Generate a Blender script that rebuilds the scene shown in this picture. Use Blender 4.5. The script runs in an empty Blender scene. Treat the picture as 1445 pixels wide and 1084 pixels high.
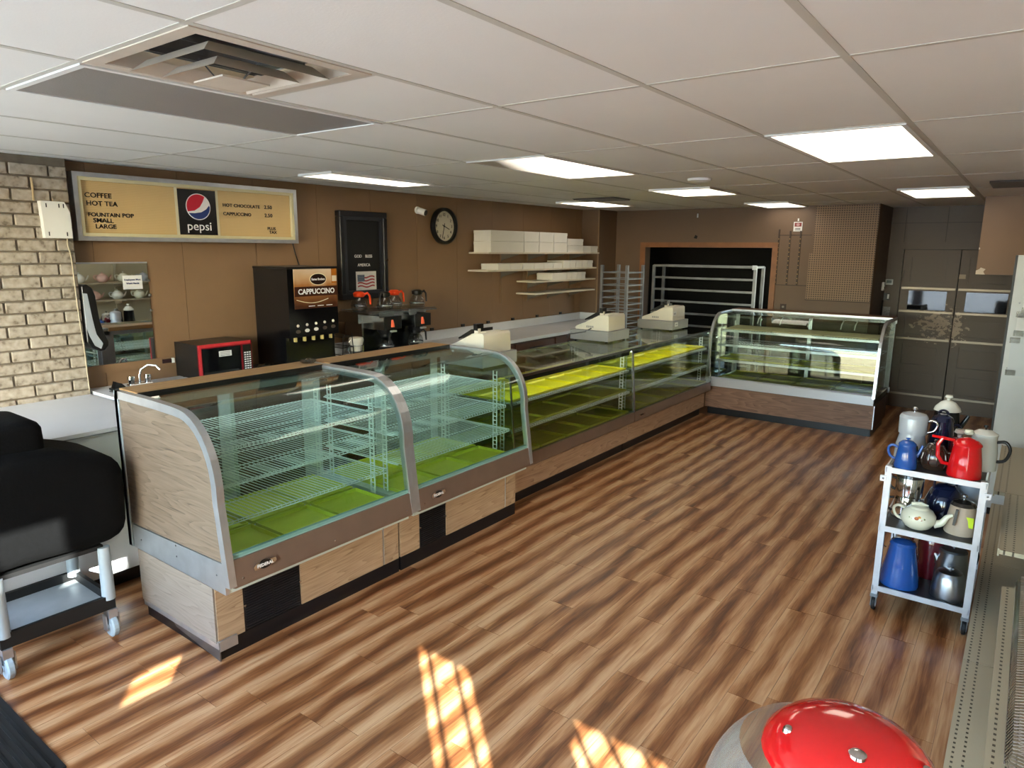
import bpy, bmesh, math, random
from mathutils import Vector, Matrix
random.seed(7)
PI = math.pi
sc = bpy.context.scene
C = sc.collection

# ------------------------------------------------------------------ camera
CAM = Vector((2.93, -0.97, 1.90))
pitch, yaw, roll = -0.193, -0.640, 0.008
f = Vector((math.sin(yaw)*math.cos(pitch), math.cos(yaw)*math.cos(pitch), math.sin(pitch)))
rt = Vector((math.cos(yaw), -math.sin(yaw), 0)); up = rt.cross(f)
r2 = rt*math.cos(roll)+up*math.sin(roll); u2 = -rt*math.sin(roll)+up*math.cos(roll)
cd = bpy.data.cameras.new('camera'); cam = bpy.data.objects.new('camera', cd); C.objects.link(cam)
cam.matrix_world = Matrix(((r2.x, u2.x, -f.x, CAM.x), (r2.y, u2.y, -f.y, CAM.y), (r2.z, u2.z, -f.z, CAM.z), (0, 0, 0, 1)))
cd.sensor_width = 36.0; cd.lens = 974.5/1445*36.0; cd.clip_start = 0.02
sc.camera = cam

# ------------------------------------------------------------------ sky, sun, exposure
SUN_H = Vector((-0.75, 0.66, 0)).normalized(); SUN_EL = math.radians(24.5)
w = bpy.data.worlds.new('sky'); sc.world = w; w.use_nodes = True
nt = w.node_tree; bg = nt.nodes['Background']
sky = nt.nodes.new('ShaderNodeTexSky'); sky.sky_type = 'NISHITA'; sky.sun_disc = False
sky.sun_elevation = SUN_EL; sky.sun_rotation = math.atan2(-SUN_H.x, -SUN_H.y)
nt.links.new(sky.outputs[0], bg.inputs[0]); bg.inputs[1].default_value = 3.2
sl = bpy.data.lights.new('sun', 'SUN'); sl.energy = 55.0; sl.angle = math.radians(0.35); sl.color = (1.0, 0.96, 0.89)
so = bpy.data.objects.new('sun', sl); C.objects.link(so)
sd = Vector((SUN_H.x*math.cos(SUN_EL), SUN_H.y*math.cos(SUN_EL), -math.sin(SUN_EL)))
so.rotation_euler = sd.to_track_quat('-Z', 'Y').to_euler(); so.location = (8, -8, 6)
sc.view_settings.view_transform = 'Standard'; sc.view_settings.look = 'None'
sc.view_settings.exposure = 0.25; sc.view_settings.gamma = 1.0; sc.view_settings.use_curve_mapping = False
sc.cycles.max_bounces = 10; sc.cycles.diffuse_bounces = 5; sc.cycles.glossy_bounces = 5
sc.cycles.transparent_max_bounces = 40; sc.cycles.transmission_bounces = 6
sc.cycles.caustics_reflective = False; sc.cycles.caustics_refractive = False
sc.cycles.sample_clamp_indirect = 6.0
sc.cycles.use_denoising = True

# ------------------------------------------------------------------ materials
def lin(h):
    h = h.lstrip('#'); v = [int(h[i:i+2], 16)/255 for i in (0, 2, 4)]
    return tuple(c/12.92 if c <= .04045 else ((c+.055)/1.055)**2.4 for c in v)+(1,)
MATS = {}
def mat(name, col, rough=.5, metal=0., noise=0., scale=8., bump=0., bscale=60., spec=.5, coat=0.):
    if name in MATS: return MATS[name]
    m = bpy.data.materials.new(name); m.use_nodes = True; n = m.node_tree.nodes; l = m.node_tree.links
    b = n['Principled BSDF']; c = lin(col) if isinstance(col, str) else col
    b.inputs['Base Color'].default_value = c; b.inputs['Roughness'].default_value = rough
    b.inputs['Metallic'].default_value = metal; b.inputs['Specular IOR Level'].default_value = spec
    b.inputs['Coat Weight'].default_value = coat
    if noise or bump:
        tc = n.new('ShaderNodeTexCoord')
    if noise:
        t = n.new('ShaderNodeTexNoise'); t.inputs['Scale'].default_value = scale; t.inputs['Detail'].default_value = 5
        l.new(tc.outputs['Object'], t.inputs['Vector'])
        mx = n.new('ShaderNodeMix'); mx.data_type = 'RGBA'; mx.blend_type = 'MULTIPLY'; mx.inputs[0].default_value = 1
        r = n.new('ShaderNodeMapRange'); r.inputs[1].default_value = .3; r.inputs[2].default_value = .7
        r.inputs[3].default_value = 1-noise; r.inputs[4].default_value = 1+noise*.4
        l.new(t.outputs[0], r.inputs[0]); mx.inputs[6].default_value = c
        l.new(r.outputs[0], mx.inputs[7]); l.new(mx.outputs[2], b.inputs['Base Color'])
    if bump:
        t2 = n.new('ShaderNodeTexNoise'); t2.inputs['Scale'].default_value = bscale; t2.inputs['Detail'].default_value = 3
        l.new(tc.outputs['Object'], t2.inputs['Vector'])
        bp = n.new('ShaderNodeBump'); bp.inputs['Strength'].default_value = bump; bp.inputs['Distance'].default_value = .004
        l.new(t2.outputs[0], bp.inputs['Height']); l.new(bp.outputs[0], b.inputs['Normal'])
    MATS[name] = m; return m
def emit(name, col, s):
    m = bpy.data.materials.new(name); m.use_nodes = True; n = m.node_tree.nodes
    b = n['Principled BSDF']; b.inputs['Base Color'].default_value = lin(col)
    b.inputs['Emission Color'].default_value = lin(col); b.inputs['Emission Strength'].default_value = s
    b.inputs['Roughness'].default_value = .4
    MATS[name] = m; return m
def glass(name, tint, rough=.02, ior=1.45, refl=1.0):
    m = bpy.data.materials.new(name); m.use_nodes = True; n = m.node_tree.nodes; l = m.node_tree.links
    n.remove(n['Principled BSDF']); o = n['Material Output']
    t = n.new('ShaderNodeBsdfTransparent'); t.inputs[0].default_value = lin(tint)
    g = n.new('ShaderNodeBsdfGlossy'); g.inputs['Roughness'].default_value = rough; g.inputs[0].default_value = (refl, refl, refl, 1)
    fr = n.new('ShaderNodeFresnel'); ge = n.new('ShaderNodeNewGeometry'); mi = n.new('ShaderNodeMix')
    l.new(ge.outputs['Backfacing'], mi.inputs[0]); mi.inputs[2].default_value = ior; mi.inputs[3].default_value = 1/ior   # a pane has no inside
    l.new(mi.outputs[0], fr.inputs[0])
    mx = n.new('ShaderNodeMixShader'); l.new(fr.outputs[0], mx.inputs[0]); l.new(t.outputs[0], mx.inputs[1]); l.new(g.outputs[0], mx.inputs[2])
    l.new(mx.outputs[0], o.inputs[0]); MATS[name] = m; return m
def nodes_mat(name, rough=.5):
    m = bpy.data.materials.new(name); m.use_nodes = True; n = m.node_tree.nodes
    b = n['Principled BSDF']; b.inputs['Roughness'].default_value = rough
    MATS[name] = m; return m, n, m.node_tree.links, b
def ramp(n, stops):
    r = n.new('ShaderNodeValToRGB'); e = r.color_ramp.elements
    while len(e) < len(stops): e.new(.5)
    for x, (p, c) in zip(e, stops): x.position = p; x.color = lin(c)
    return r
def mth(n, l, op, a, b=None):
    k = n.new('ShaderNodeMath'); k.operation = op
    for i, v in enumerate((a, b)):
        if v is None: continue
        if isinstance(v, (int, float)): k.inputs[i].default_value = v
        else: l.new(v, k.inputs[i])
    return k.outputs[0]

def wood_mat(name, light, dark, mid, axis, freq=22., rough=.45, stretch=.06, dist=6.):
    """laminate with oak grain; axis = direction of the grain (0,1,2)"""
    m, n, l, b = nodes_mat(name, rough)
    tc = n.new('ShaderNodeTexCoord'); mp = n.new('ShaderNodeMapping'); s = [1., 1., 1.]; s[axis] = .11
    mp.inputs['Scale'].default_value = s; l.new(tc.outputs['Object'], mp.inputs['Vector'])
    w_ = n.new('ShaderNodeTexNoise'); w_.inputs['Scale'].default_value = 6.0; w_.inputs['Detail'].default_value = 2.2
    l.new(mp.outputs[0], w_.inputs['Vector'])
    v = mth(n, l, 'MULTIPLY', w_.outputs[0], freq); fr = mth(n, l, 'FRACT', v)
    mp2 = n.new('ShaderNodeMapping'); s2 = [160., 160., 160.]; s2[axis] = 7; mp2.inputs['Scale'].default_value = s2
    l.new(tc.outputs['Object'], mp2.inputs['Vector'])
    g = n.new('ShaderNodeTexNoise'); g.inputs['Scale'].default_value = 1.; l.new(mp2.outputs[0], g.inputs['Vector'])
    k = mth(n, l, 'ADD', mth(n, l, 'MULTIPLY', fr, .42), mth(n, l, 'MULTIPLY', g.outputs[0], .75))
    r = ramp(n, [(.2, dark), (.42, mid), (.8, light)]); l.new(k, r.inputs[0]); l.new(r.outputs[0], b.inputs['Base Color'])
    return m

M_alu = mat('aluminium', '#cdd0d4', .36, .85, .12, 12)
M_alud = mat('aluminium_dull', '#8f9194', .42, 1., .2, 10)
M_steel = mat('stainless_steel', '#a7a9ab', .25, 1., .1, 6)
M_chrome = mat('chrome', '#d6d8da', .08, 1.)
M_bronze = mat('bronze_anodised_rail', '#857062', .4, .5, .1, 6)
M_black = mat('black_plastic', '#0c0c0d', .35)
M_blackm = mat('black_rubber', '#0b0b0c', .6, noise=.2)
M_kick = mat('black_vinyl_kick', '#131418', .3, noise=.2, scale=4)
M_white = mat('white_paint', '#e6e6e2', .45)
M_whitew = mat('white_coated_wire', '#e4e8e6', .35)
M_lamin = mat('white_laminate', '#d9dadd', .35, noise=.05, scale=3)
M_wall = mat('brown_painted_panel', '#876a4d', .5, noise=.10, scale=2.2, bump=.15, bscale=30)
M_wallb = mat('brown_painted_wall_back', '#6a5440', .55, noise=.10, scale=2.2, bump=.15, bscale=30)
M_walld = mat('dark_brown_paint', '#5b4d40', .5, noise=.1, scale=3, bump=.1)
M_ceil = mat('ceiling_tile', '#e9e8e2', .8, noise=.04, scale=1.3, bump=.12, bscale=120)
M_grid = mat('ceiling_grid_paint', '#c6c3b8', .5)
M_box = mat('white_cardboard', '#dddcd6', .6, noise=.03)
M_shelfw = mat('shelf_board', '#cfc8b8', .5, noise=.06)
M_tray = mat('olive_green_plastic', '#d0d444', .32, noise=.08, scale=5)
M_trayy = mat('yellow_green_plastic', '#e2d31c', .32, noise=.08, scale=5)
M_trayd = mat('dull_olive_plastic', '#9c9c2a', .35, noise=.08, scale=5)
M_cream = mat('cream_board', '#e2d6b0', .5, noise=.08)
M_beige = mat('beige_steel', '#b3a88f', .45, noise=.07, scale=3)
M_regl = mat('beige_plastic', '#d4cfc0', .5, noise=.03)
M_regg = mat('grey_steel_drawer', '#8f8f8f', .45, noise=.05)
M_red = mat('red_enamel', '#d01218', .12, coat=.6)
M_mirror = mat('mirror_silver', '#d9dcdc', .015, 1.)
M_glass = glass('case_glass', '#e6f5f2')
M_glassd = glass('case_glass_clear', '#f0f5f0')
M_wing = glass('window_glass', '#eef2f2', ior=1.3)
M_bulb = glass('carafe_glass', '#dfe3e4', ior=1.6)
M_acr = glass('acrylic_globe', '#d9d9d6', .12, 1.7)
_n = M_acr.node_tree.nodes; _l = M_acr.node_tree.links; _o = _n['Material Output']; _s = _o.inputs[0].links[0].from_socket
_d = _n.new('ShaderNodeBsdfDiffuse'); _d.inputs[0].default_value = lin('#cfcdc8'); _m = _n.new('ShaderNodeMixShader'); _m.inputs[0].default_value = .22   # pale haze mixed in so the clear globe shows
_l.new(_s, _m.inputs[1]); _l.new(_d.outputs[0], _m.inputs[2]); _l.new(_m.outputs[0], _o.inputs[0])
M_edge = mat('glass_edge_seal', '#8fb3b0', .2)
M_fed = wood_mat('oak_laminate_horizontal', '#b59a7c', '#7c5f45', '#a3876a', 1)
M_fedx = wood_mat('oak_laminate_end', '#776858', '#43372c', '#695a4b', 0)
M_fed3 = wood_mat('oak_laminate_low', '#a88a70', '#6a4e3c', '#96775e', 1)
M_fed5 = wood_mat('oak_laminate_reddish', '#8a664f', '#4b3226', '#75533f', 0)
M_ledge = wood_mat('oak_ledge', '#b08a5e', '#7d5a38', '#a07b50', 1, freq=8)
M_ledx = wood_mat('oak_ledge_across', '#7d5a40', '#4c3424', '#6b4a34', 0, freq=8)
M_trim = mat('varnished_wood_trim', '#8a5a34', .4, noise=.2, scale=9)
M_lit = emit('lit_diffuser', '#fff3e0', 3.4)
M_tube = emit('case_lamp_tube', '#f2fbf4', 26.0)
M_unlit = mat('unlit_diffuser', '#8d8a86', .35, noise=.04, bump=.3, bscale=220)
M_dark = mat('unlit_black', '#060607', .8)
M_ink = mat('black_lettering', '#101012', .5)
M_inkw = mat('white_lettering', '#e8e8e8', .5)
M_paper = mat('white_paper', '#dcdcda', .6)
M_yel = mat('fluorescent_price_tag', '#c8e020', .5)

def plank_material():
    m, n, l, b = nodes_mat('vinyl_plank', .34)
    tc = n.new('ShaderNodeTexCoord'); oi = n.new('ShaderNodeObjectInfo')
    cx = n.new('ShaderNodeCombineXYZ'); l.new(mth(n, l, 'MULTIPLY', oi.outputs['Random'], 37.), cx.inputs[0])
    l.new(mth(n, l, 'MULTIPLY', oi.outputs['Random'], 91.), cx.inputs[1])
    va = n.new('ShaderNodeVectorMath'); l.new(tc.outputs['Object'], va.inputs[0]); l.new(cx.outputs[0], va.inputs[1])
    def noise(sc_, det, dist=0.):
        mp = n.new('ShaderNodeMapping'); mp.inputs['Scale'].default_value = sc_; l.new(va.outputs[0], mp.inputs['Vector'])
        t = n.new('ShaderNodeTexNoise'); t.inputs['Scale'].default_value = 1.; t.inputs['Detail'].default_value = det; t.inputs['Distortion'].default_value = dist
        l.new(mp.outputs[0], t.inputs['Vector']); return t.outputs[0]
    wob = noise((2., 1.5, 1), 2.); fig = noise((34., 2.2, 1), 6., 1.1); grain = noise((190., 7., 1), 3.)
    sx = n.new('ShaderNodeSeparateXYZ'); l.new(tc.outputs['Object'], sx.inputs[0])
    u = mth(n, l, 'DIVIDE', sx.outputs[0], PW_H)
    d = mth(n, l, 'ABSOLUTE', mth(n, l, 'SUBTRACT', u, mth(n, l, 'MULTIPLY', mth(n, l, 'SUBTRACT', wob, .5), 2.0)))
    mr = n.new('ShaderNodeMapRange'); mr.interpolation_type = 'SMOOTHSTEP'; mr.inputs[1].default_value = .0; mr.inputs[2].default_value = 1.0; l.new(d, mr.inputs[0])
    k = mth(n, l, 'ADD', mth(n, l, 'MULTIPLY', mr.outputs[0], .36), mth(n, l, 'MULTIPLY', fig, .58))
    k = mth(n, l, 'ADD', k, mth(n, l, 'MULTIPLY', mth(n, l, 'SUBTRACT', grain, .5), .30))
    k = mth(n, l, 'ADD', k, mth(n, l, 'MULTIPLY', mth(n, l, 'SUBTRACT', oi.outputs['Random'], .5), .10))
    r = ramp(n, [(.18, '#5a331d'), (.35, '#86532f'), (.53, '#af7d53'), (.72, '#c99f76')])
    l.new(k, r.inputs[0]); l.new(r.outputs[0], b.inputs['Base Color'])
    bp = n.new('ShaderNodeBump'); bp.inputs['Strength'].default_value = .12; bp.inputs['Distance'].default_value = .002
    l.new(grain, bp.inputs['Height']); l.new(bp.outputs[0], b.inputs['Normal'])
    return m
PW_H = .0762
M_plank = plank_material()

def brick_material():
    m, n, l, b = nodes_mat('whitewashed_brick', .8)
    tc = n.new('ShaderNodeTexCoord'); oi = n.new('ShaderNodeObjectInfo')
    cx = n.new('ShaderNodeCombineXYZ'); l.new(mth(n, l, 'MULTIPLY', oi.outputs['Random'], 57.), cx.inputs[1])
    va = n.new('ShaderNodeVectorMath'); l.new(tc.outputs['Object'], va.inputs[0]); l.new(cx.outputs[0], va.inputs[1])
    t = n.new('ShaderNodeTexNoise'); t.inputs['Scale'].default_value = 26; t.inputs['Detail'].default_value = 6
    l.new(va.outputs[0], t.inputs['Vector'])
    k = mth(n, l, 'ADD', t.outputs[0], mth(n, l, 'MULTIPLY', oi.outputs['Random'], .12))
    r = ramp(n, [(.38, '#6f6456'), (.46, '#8d8374'), (.6, '#9c9283'), (.8, '#aaa193')]); l.new(k, r.inputs[0])
    l.new(r.outputs[0], b.inputs['Base Color'])
    bp = n.new('ShaderNodeBump'); bp.inputs['Strength'].default_value = .5; bp.inputs['Distance'].default_value = .004
    l.new(t.outputs[0], bp.inputs['Height']); l.new(bp.outputs[0], b.inputs['Normal'])
    return m
M_brick = brick_material()
M_mortar = mat('mortar', '#6d6355', .9, noise=.2, scale=14)

def peg_material():
    m, n, l, b = nodes_mat('pegboard', .6)
    tc = n.new('ShaderNodeTexCoord'); s = n.new('ShaderNodeSeparateXYZ'); l.new(tc.outputs['Object'], s.inputs[0])
    P_ = .0254
    dx = mth(n, l, 'SUBTRACT', mth(n, l, 'FRACT', mth(n, l, 'DIVIDE', s.outputs[0], P_)), .5)
    dz = mth(n, l, 'SUBTRACT', mth(n, l, 'FRACT', mth(n, l, 'DIVIDE', s.outputs[2], P_)), .5)
    d = mth(n, l, 'ADD', mth(n, l, 'MULTIPLY', dx, dx), mth(n, l, 'MULTIPLY', dz, dz))
    h = mth(n, l, 'LESS_THAN', d, .075)
    mx = n.new('ShaderNodeMix'); mx.data_type = 'RGBA'; mx.inputs[6].default_value = lin('#8d735a'); mx.inputs[7].default_value = lin('#2d2118')
    l.new(h, mx.inputs[0]); l.new(mx.outputs[2], b.inputs['Base Color']); return m
M_peg = peg_material()

def perf_material():
    """beige gondola steel with rows of small slots along the edge"""
    m, n, l, b = nodes_mat('slotted_beige_steel', .45)
    tc = n.new('ShaderNodeTexCoord'); s = n.new('ShaderNodeSeparateXYZ'); l.new(tc.outputs['Object'], s.inputs[0])
    dy = mth(n, l, 'LESS_THAN', mth(n, l, 'FRACT', mth(n, l, 'DIVIDE', s.outputs[1], .03)), .4)
    fx = mth(n, l, 'FRACT', mth(n, l, 'DIVIDE', s.outputs[0], .033)); dx = mth(n, l, 'LESS_THAN', mth(n, l, 'ABSOLUTE', mth(n, l, 'SUBTRACT', fx, .6)), .12)
    lim = mth(n, l, 'LESS_THAN', s.outputs[0], .066)
    k = mth(n, l, 'MULTIPLY', mth(n, l, 'MULTIPLY', dx, dy), lim)
    mx = n.new('ShaderNodeMix'); mx.data_type = 'RGBA'; mx.inputs[6].default_value = lin('#b3a88f'); mx.inputs[7].default_value = lin('#4b4436')
    l.new(k, mx.inputs[0]); l.new(mx.outputs[2], b.inputs['Base Color']); return m
M_perf = perf_material()

def peel_material(nm, cx, cz, sx_):
    m, n, l, b = nodes_mat(nm, .5)
    tc = n.new('ShaderNodeTexCoord'); s = n.new('ShaderNodeSeparateXYZ'); l.new(tc.outputs['Object'], s.inputs[0])
    t = n.new('ShaderNodeTexNoise'); t.inputs['Scale'].default_value = 15; t.inputs['Detail'].default_value = 7; t.inputs['Roughness'].default_value = .65
    mp = n.new('ShaderNodeMapping'); mp.inputs['Scale'].default_value = (1, 1, 1.4); l.new(tc.outputs['Object'], mp.inputs[0]); l.new(mp.outputs[0], t.inputs['Vector'])
    # worn where hands and carts hit: around the meeting stile, waist high
    ex = mth(n, l, 'MULTIPLY', mth(n, l, 'SUBTRACT', s.outputs[0], cx), sx_)
    ez = mth(n, l, 'MULTIPLY', mth(n, l, 'SUBTRACT', s.outputs[2], cz), 5.0)
    r2_ = mth(n, l, 'SQRT', mth(n, l, 'ADD', mth(n, l, 'MULTIPLY', ex, ex), mth(n, l, 'MULTIPLY', ez, ez)))
    k = mth(n, l, 'SUBTRACT', t.outputs[0], mth(n, l, 'MULTIPLY', r2_, .17))
    h = mth(n, l, 'GREATER_THAN', k, .40)
    mx = n.new('ShaderNodeMix'); mx.data_type = 'RGBA'; mx.inputs[6].default_value = lin('#5d4d3f'); mx.inputs[7].default_value = lin('#a08a74')
    l.new(h, mx.inputs[0]); l.new(mx.outputs[2], b.inputs['Base Color']); return m
M_peel = peel_material('peeling_brown_paint', .42, 1.06, 4.); M_peel2 = peel_material('peeling_brown_paint_edge', .02, 1.02, 9.)

# ------------------------------------------------------------------ mesh helpers
class B:
    """collects shapes in world coordinates; build() links ONE mesh object"""
    def __init__(self, M=None): self.bm = bmesh.new(); self.M = M or Matrix()
    def _v(self, p): return self.bm.verts.new(self.M @ Vector(p))
    def face(self, pts):
        return self.bm.faces.new([self._v(p) for p in pts])
    def box(self, a, b):
        x0, y0, z0 = [min(i, j) for i, j in zip(a, b)]; x1, y1, z1 = [max(i, j) for i, j in zip(a, b)]
        v = [self._v(p) for p in ((x0, y0, z0), (x1, y0, z0), (x1, y1, z0), (x0, y1, z0), (x0, y0, z1), (x1, y0, z1), (x1, y1, z1), (x0, y1, z1))]
        for q in ((0, 3, 2, 1), (4, 5, 6, 7), (0, 1, 5, 4), (1, 2, 6, 5), (2, 3, 7, 6), (3, 0, 4, 7)): self.bm.faces.new([v[i] for i in q])
        return self
    def bar(self, p, q, w, h=None, upv=(0, 0, 1)):
        h = h or w; p = Vector(p); q = Vector(q); d = (q-p).normalized(); u = Vector(upv)
        if abs(d.dot(u)) > .98: u = Vector((1, 0, 0))
        s = d.cross(u).normalized(); u = s.cross(d)
        r = [s*(w/2)*a+u*(h/2)*b for a, b in ((-1, -1), (1, -1), (1, 1), (-1, 1))]
        A = [self._v(p+k) for k in r]; D = [self._v(q+k) for k in r]
        self.bm.faces.new(A[::-1]); self.bm.faces.new(D)
        for i in range(4): self.bm.faces.new([A[i], A[(i+1) % 4], D[(i+1) % 4], D[i]])
        return self
    def cyl(self, p, q, r, r2=None, seg=12, cap=True):
        return self.tube([p, q], [r, r if r2 is None else r2], seg, cap)
    def tube(self, path, r, seg=8, cap=True):
        path = [Vector(p) for p in path]; n = len(path)
        rs = r if isinstance(r, (list, tuple)) else [r]*n
        rings = []; prev = None
        for i, p in enumerate(path):
            d = (path[min(i+1, n-1)]-path[max(i-1, 0)]).normalized()
            if prev is None:
                a = Vector((0, 0, 1)) if abs(d.z) < .9 else Vector((1, 0, 0)); s = d.cross(a).normalized()
            else:
                s = (prev-d*prev.dot(d)); s = s.normalized() if s.length > 1e-6 else d.orthogonal().normalized()
            prev = s; u = d.cross(s)
            rings.append([self._v(p+s*math.cos(2*PI*k/seg)*rs[i]+u*math.sin(2*PI*k/seg)*rs[i]) for k in range(seg)])
        for i in range(n-1):
            for k in range(seg):
                self.bm.faces.new([rings[i][k], rings[i][(k+1) % seg], rings[i+1][(k+1) % seg], rings[i+1][k]])
        if cap: self.bm.faces.new(rings[0][::-1]); self.bm.faces.new(rings[-1])
        return self
    def lathe(self, prof, c=(0, 0, 0), seg=24, axis='z', sq=None):
        c = Vector(c); rings = []
        for r, h in prof:
            ring = []
            if r < 1e-5:
                ring = [self._v(c+(Vector((0, 0, h)) if axis == 'z' else Vector((h, 0, 0)) if axis == 'x' else Vector((0, h, 0))))]
            else:
                for k in range(seg):
                    a = 2*PI*k/seg; p, q = r*math.cos(a), r*math.sin(a)
                    ring.append(self._v(c+(Vector((p, q, h)) if axis == 'z' else Vector((h, p, q)) if axis == 'x' else Vector((q, h, p)))))
            rings.append(ring)
        for A, D in zip(rings, rings[1:]):
            if len(A) == 1 and len(D) == 1: continue
            for k in range(seg):
                j = (k+1) % seg
                if len(A) == 1: self.bm.faces.new([A[0], D[j], D[k]])
                elif len(D) == 1: self.bm.faces.new([A[k], A[j], D[0]])
                else: self.bm.faces.new([A[k], A[j], D[j], D[k]])
        return self
    def prism(self, poly, a, b, axis='y'):
        """poly in the plane across axis, extruded a..b. axis y: (x,z); x: (y,z); z: (x,y)"""
        def P(p, t): return (p[0], t, p[1]) if axis == 'y' else (t, p[0], p[1]) if axis == 'x' else (p[0], p[1], t)
        A = [self._v(P(p, a)) for p in poly]; D = [self._v(P(p, b)) for p in poly]; n = len(poly)
        self.bm.faces.new(A); self.bm.faces.new(D[::-1])
        for i in range(n): self.bm.faces.new([A[i], D[i], D[(i+1) % n], A[(i+1) % n]])
        return self
    def strip(self, prof, a, b, axis, th):
        """open profile given a thickness (inwards offset along its normal) and extruded"""
        n = len(prof); out = []
        for i, p in enumerate(prof):
            q0 = prof[max(i-1, 0)]; q1 = prof[min(i+1, n-1)]
            dx, dz = q1[0]-q0[0], q1[1]-q0[1]; L = math.hypot(dx, dz) or 1
            out.append((p[0]-dz/L*th, p[1]+dx/L*th))
        poly = list(prof)+out[::-1]
        def P(p, t): return (p[0], t, p[1]) if axis == 'y' else (t, p[0], p[1])
        A = [self._v(P(p, a)) for p in poly]; D = [self._v(P(p, b)) for p in poly]; N = len(poly)
        for i in range(N): self.bm.faces.new([A[i], D[i], D[(i+1) % N], A[(i+1) % N]])
        for i in range(n-1):
            self.bm.faces.new([A[i], A[i+1], A[N-2-i], A[N-1-i]]); self.bm.faces.new([D[i+1], D[i], D[N-1-i], D[N-2-i]])
        return self
    def bevel(self, w, seg=2):
        bmesh.ops.bevel(self.bm, geom=list(self.bm.edges), offset=w, segments=seg, affect='EDGES', profile=.6); return self
    def mesh(self, name, mt, org=(0, 0, 0), smooth=False):
        bmesh.ops.recalc_face_normals(self.bm, faces=self.bm.faces[:])
        for v in self.bm.verts: v.co -= Vector(org)
        me = bpy.data.meshes.new(name); self.bm.to_mesh(me); self.bm.free()
        me.materials.append(mt)
        if smooth:
            for p in me.polygons: p.use_smooth = True
            try: me.set_sharp_from_angle(angle=math.radians(40))
            except Exception: pass
        return me
    def build(self, name, mt, parent=None, org=None, smooth=False):
        wp = worldpos(parent) if parent else Vector((0, 0, 0))
        o_ = Vector(org) if org is not None else wp
        me = self.mesh(name, mt, o_, smooth)
        o = bpy.data.objects.new(name, me); C.objects.link(o); o.parent = parent; o.location = o_-wp
        return o
def worldpos(o):
    p = Vector((0, 0, 0))
    while o: p += o.location; o = o.parent
    return p
def tag(o, label=None, cat=None, group=None, kind=None):
    if label: o['label'] = label
    if cat: o['category'] = cat
    if group: o['group'] = group
    if kind: o['kind'] = kind
    return o
def thing(name, loc, label, cat, group=None):
    o = bpy.data.objects.new(name, None); C.objects.link(o); o.location = loc; o.empty_display_size = .05
    return tag(o, label, cat, group)
def struct(name, loc=(0, 0, 0)):
    o = bpy.data.objects.new(name, None); C.objects.link(o); o.location = loc; o['kind'] = 'structure'; o.empty_display_size = .05
    return o
def inst(name, me, parent, loc):
    o = bpy.data.objects.new(name, me); C.objects.link(o); o.parent = parent; o.location = loc; return o
def dup(root, loc, label=None, group=None):
    r = root.copy(); C.objects.link(r); r.location = loc
    if label: r['label'] = label
    if group: r['group'] = group
    for ch in list(root.children):
        c = ch.copy(); C.objects.link(c); c.parent = r
        for g in ch.children:
            d = g.copy(); C.objects.link(d); d.parent = c
    return r
def text(body, size, org, face, mt, parent, name='lettering', align='LEFT', bold=0., sx=1., tilt=None):
    """flat printed/letter text. face: 'L' on a wall facing +x, 'B' on a wall facing -y"""
    cu = bpy.data.curves.new('t', 'FONT'); cu.body = body; cu.size = size; cu.align_x = align; cu.extrude = .0012
    cu.offset = bold; cu.resolution_u = 3
    ob = bpy.data.objects.new('t', cu); C.objects.link(ob)
    bpy.context.view_layer.update()
    me = bpy.data.meshes.new_from_object(ob.evaluated_get(bpy.context.evaluated_depsgraph_get()))
    bpy.data.objects.remove(ob); bpy.data.curves.remove(cu)
    if face == 'L': R = Matrix(((0, 0, 1, 0), (1, 0, 0, 0), (0, 1, 0, 0), (0, 0, 0, 1)))
    else: R = Matrix(((1, 0, 0, 0), (0, 0, -1, 0), (0, 1, 0, 0), (0, 0, 0, 1)))
    S = Matrix.Diagonal((sx, 1, 1, 1)); T = tilt or Matrix()
    me.transform(T @ R @ S); me.materials.clear(); me.materials.append(mt); me.name = name
    o = bpy.data.objects.new(name, me); C.objects.link(o); o.parent = parent
    o.location = Vector(org)-(worldpos(parent) if parent else Vector((0, 0, 0))); return o
def arc(cx, cz, rx, rz, a0, a1, n):
    return [(cx+rx*math.cos(a0+(a1-a0)*i/n), cz+rz*math.sin(a0+(a1-a0)*i/n)) for i in range(n+1)]

# ================================================================== SETTING
H = 2.43
WX0, WX1, WY0, YB, YD = -2.10, 5.8, -1.70, 7.85, 8.70
# floor ---------------------------------------------------------------------
fl = struct('floor')
b = B(); b.box((WX0-.1, WY0-.1, -.08), (WX1, YD+2.4, -.006)); b.build('floor_slab', mat('dark_subfloor', '#3a2a20', .8), fl)
PW, PL = .1524, .9144
me = B(); me.box((-PW/2+.0009, -PL/2+.0009, -.006), (PW/2-.0009, PL/2-.0009, 0))
plank = me.mesh('plank', M_plank)
cnt = 0
for i in range(-8, 22):
    x = i*PW+.016
    off = ((i*.37+.11*(i % 3)) % 1)*PL+random.uniform(-.06, .06)
    for j in range(-3, 11):
        y = j*PL+off
        if y < -.75 or y > 9.0 or x < -1.15 or x > 3.02: continue
        if x < -.02 and y > 1.2: continue
        if x < -.7 and y > .9: continue
        if x < 1.36 and y > 7.2: continue
        if x > 2.9 and y < 1.4: continue
        inst('plank', plank, fl, (x, y, 0)); cnt += 1
print('planks', cnt)
b = B(); b.box((WX0, WY0, -.0055), (WX1, YD, -.003))
b.build('floor_border', mat('vinyl_floor_plain', '#8a6246', .35, noise=.3, scale=5), fl)

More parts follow.
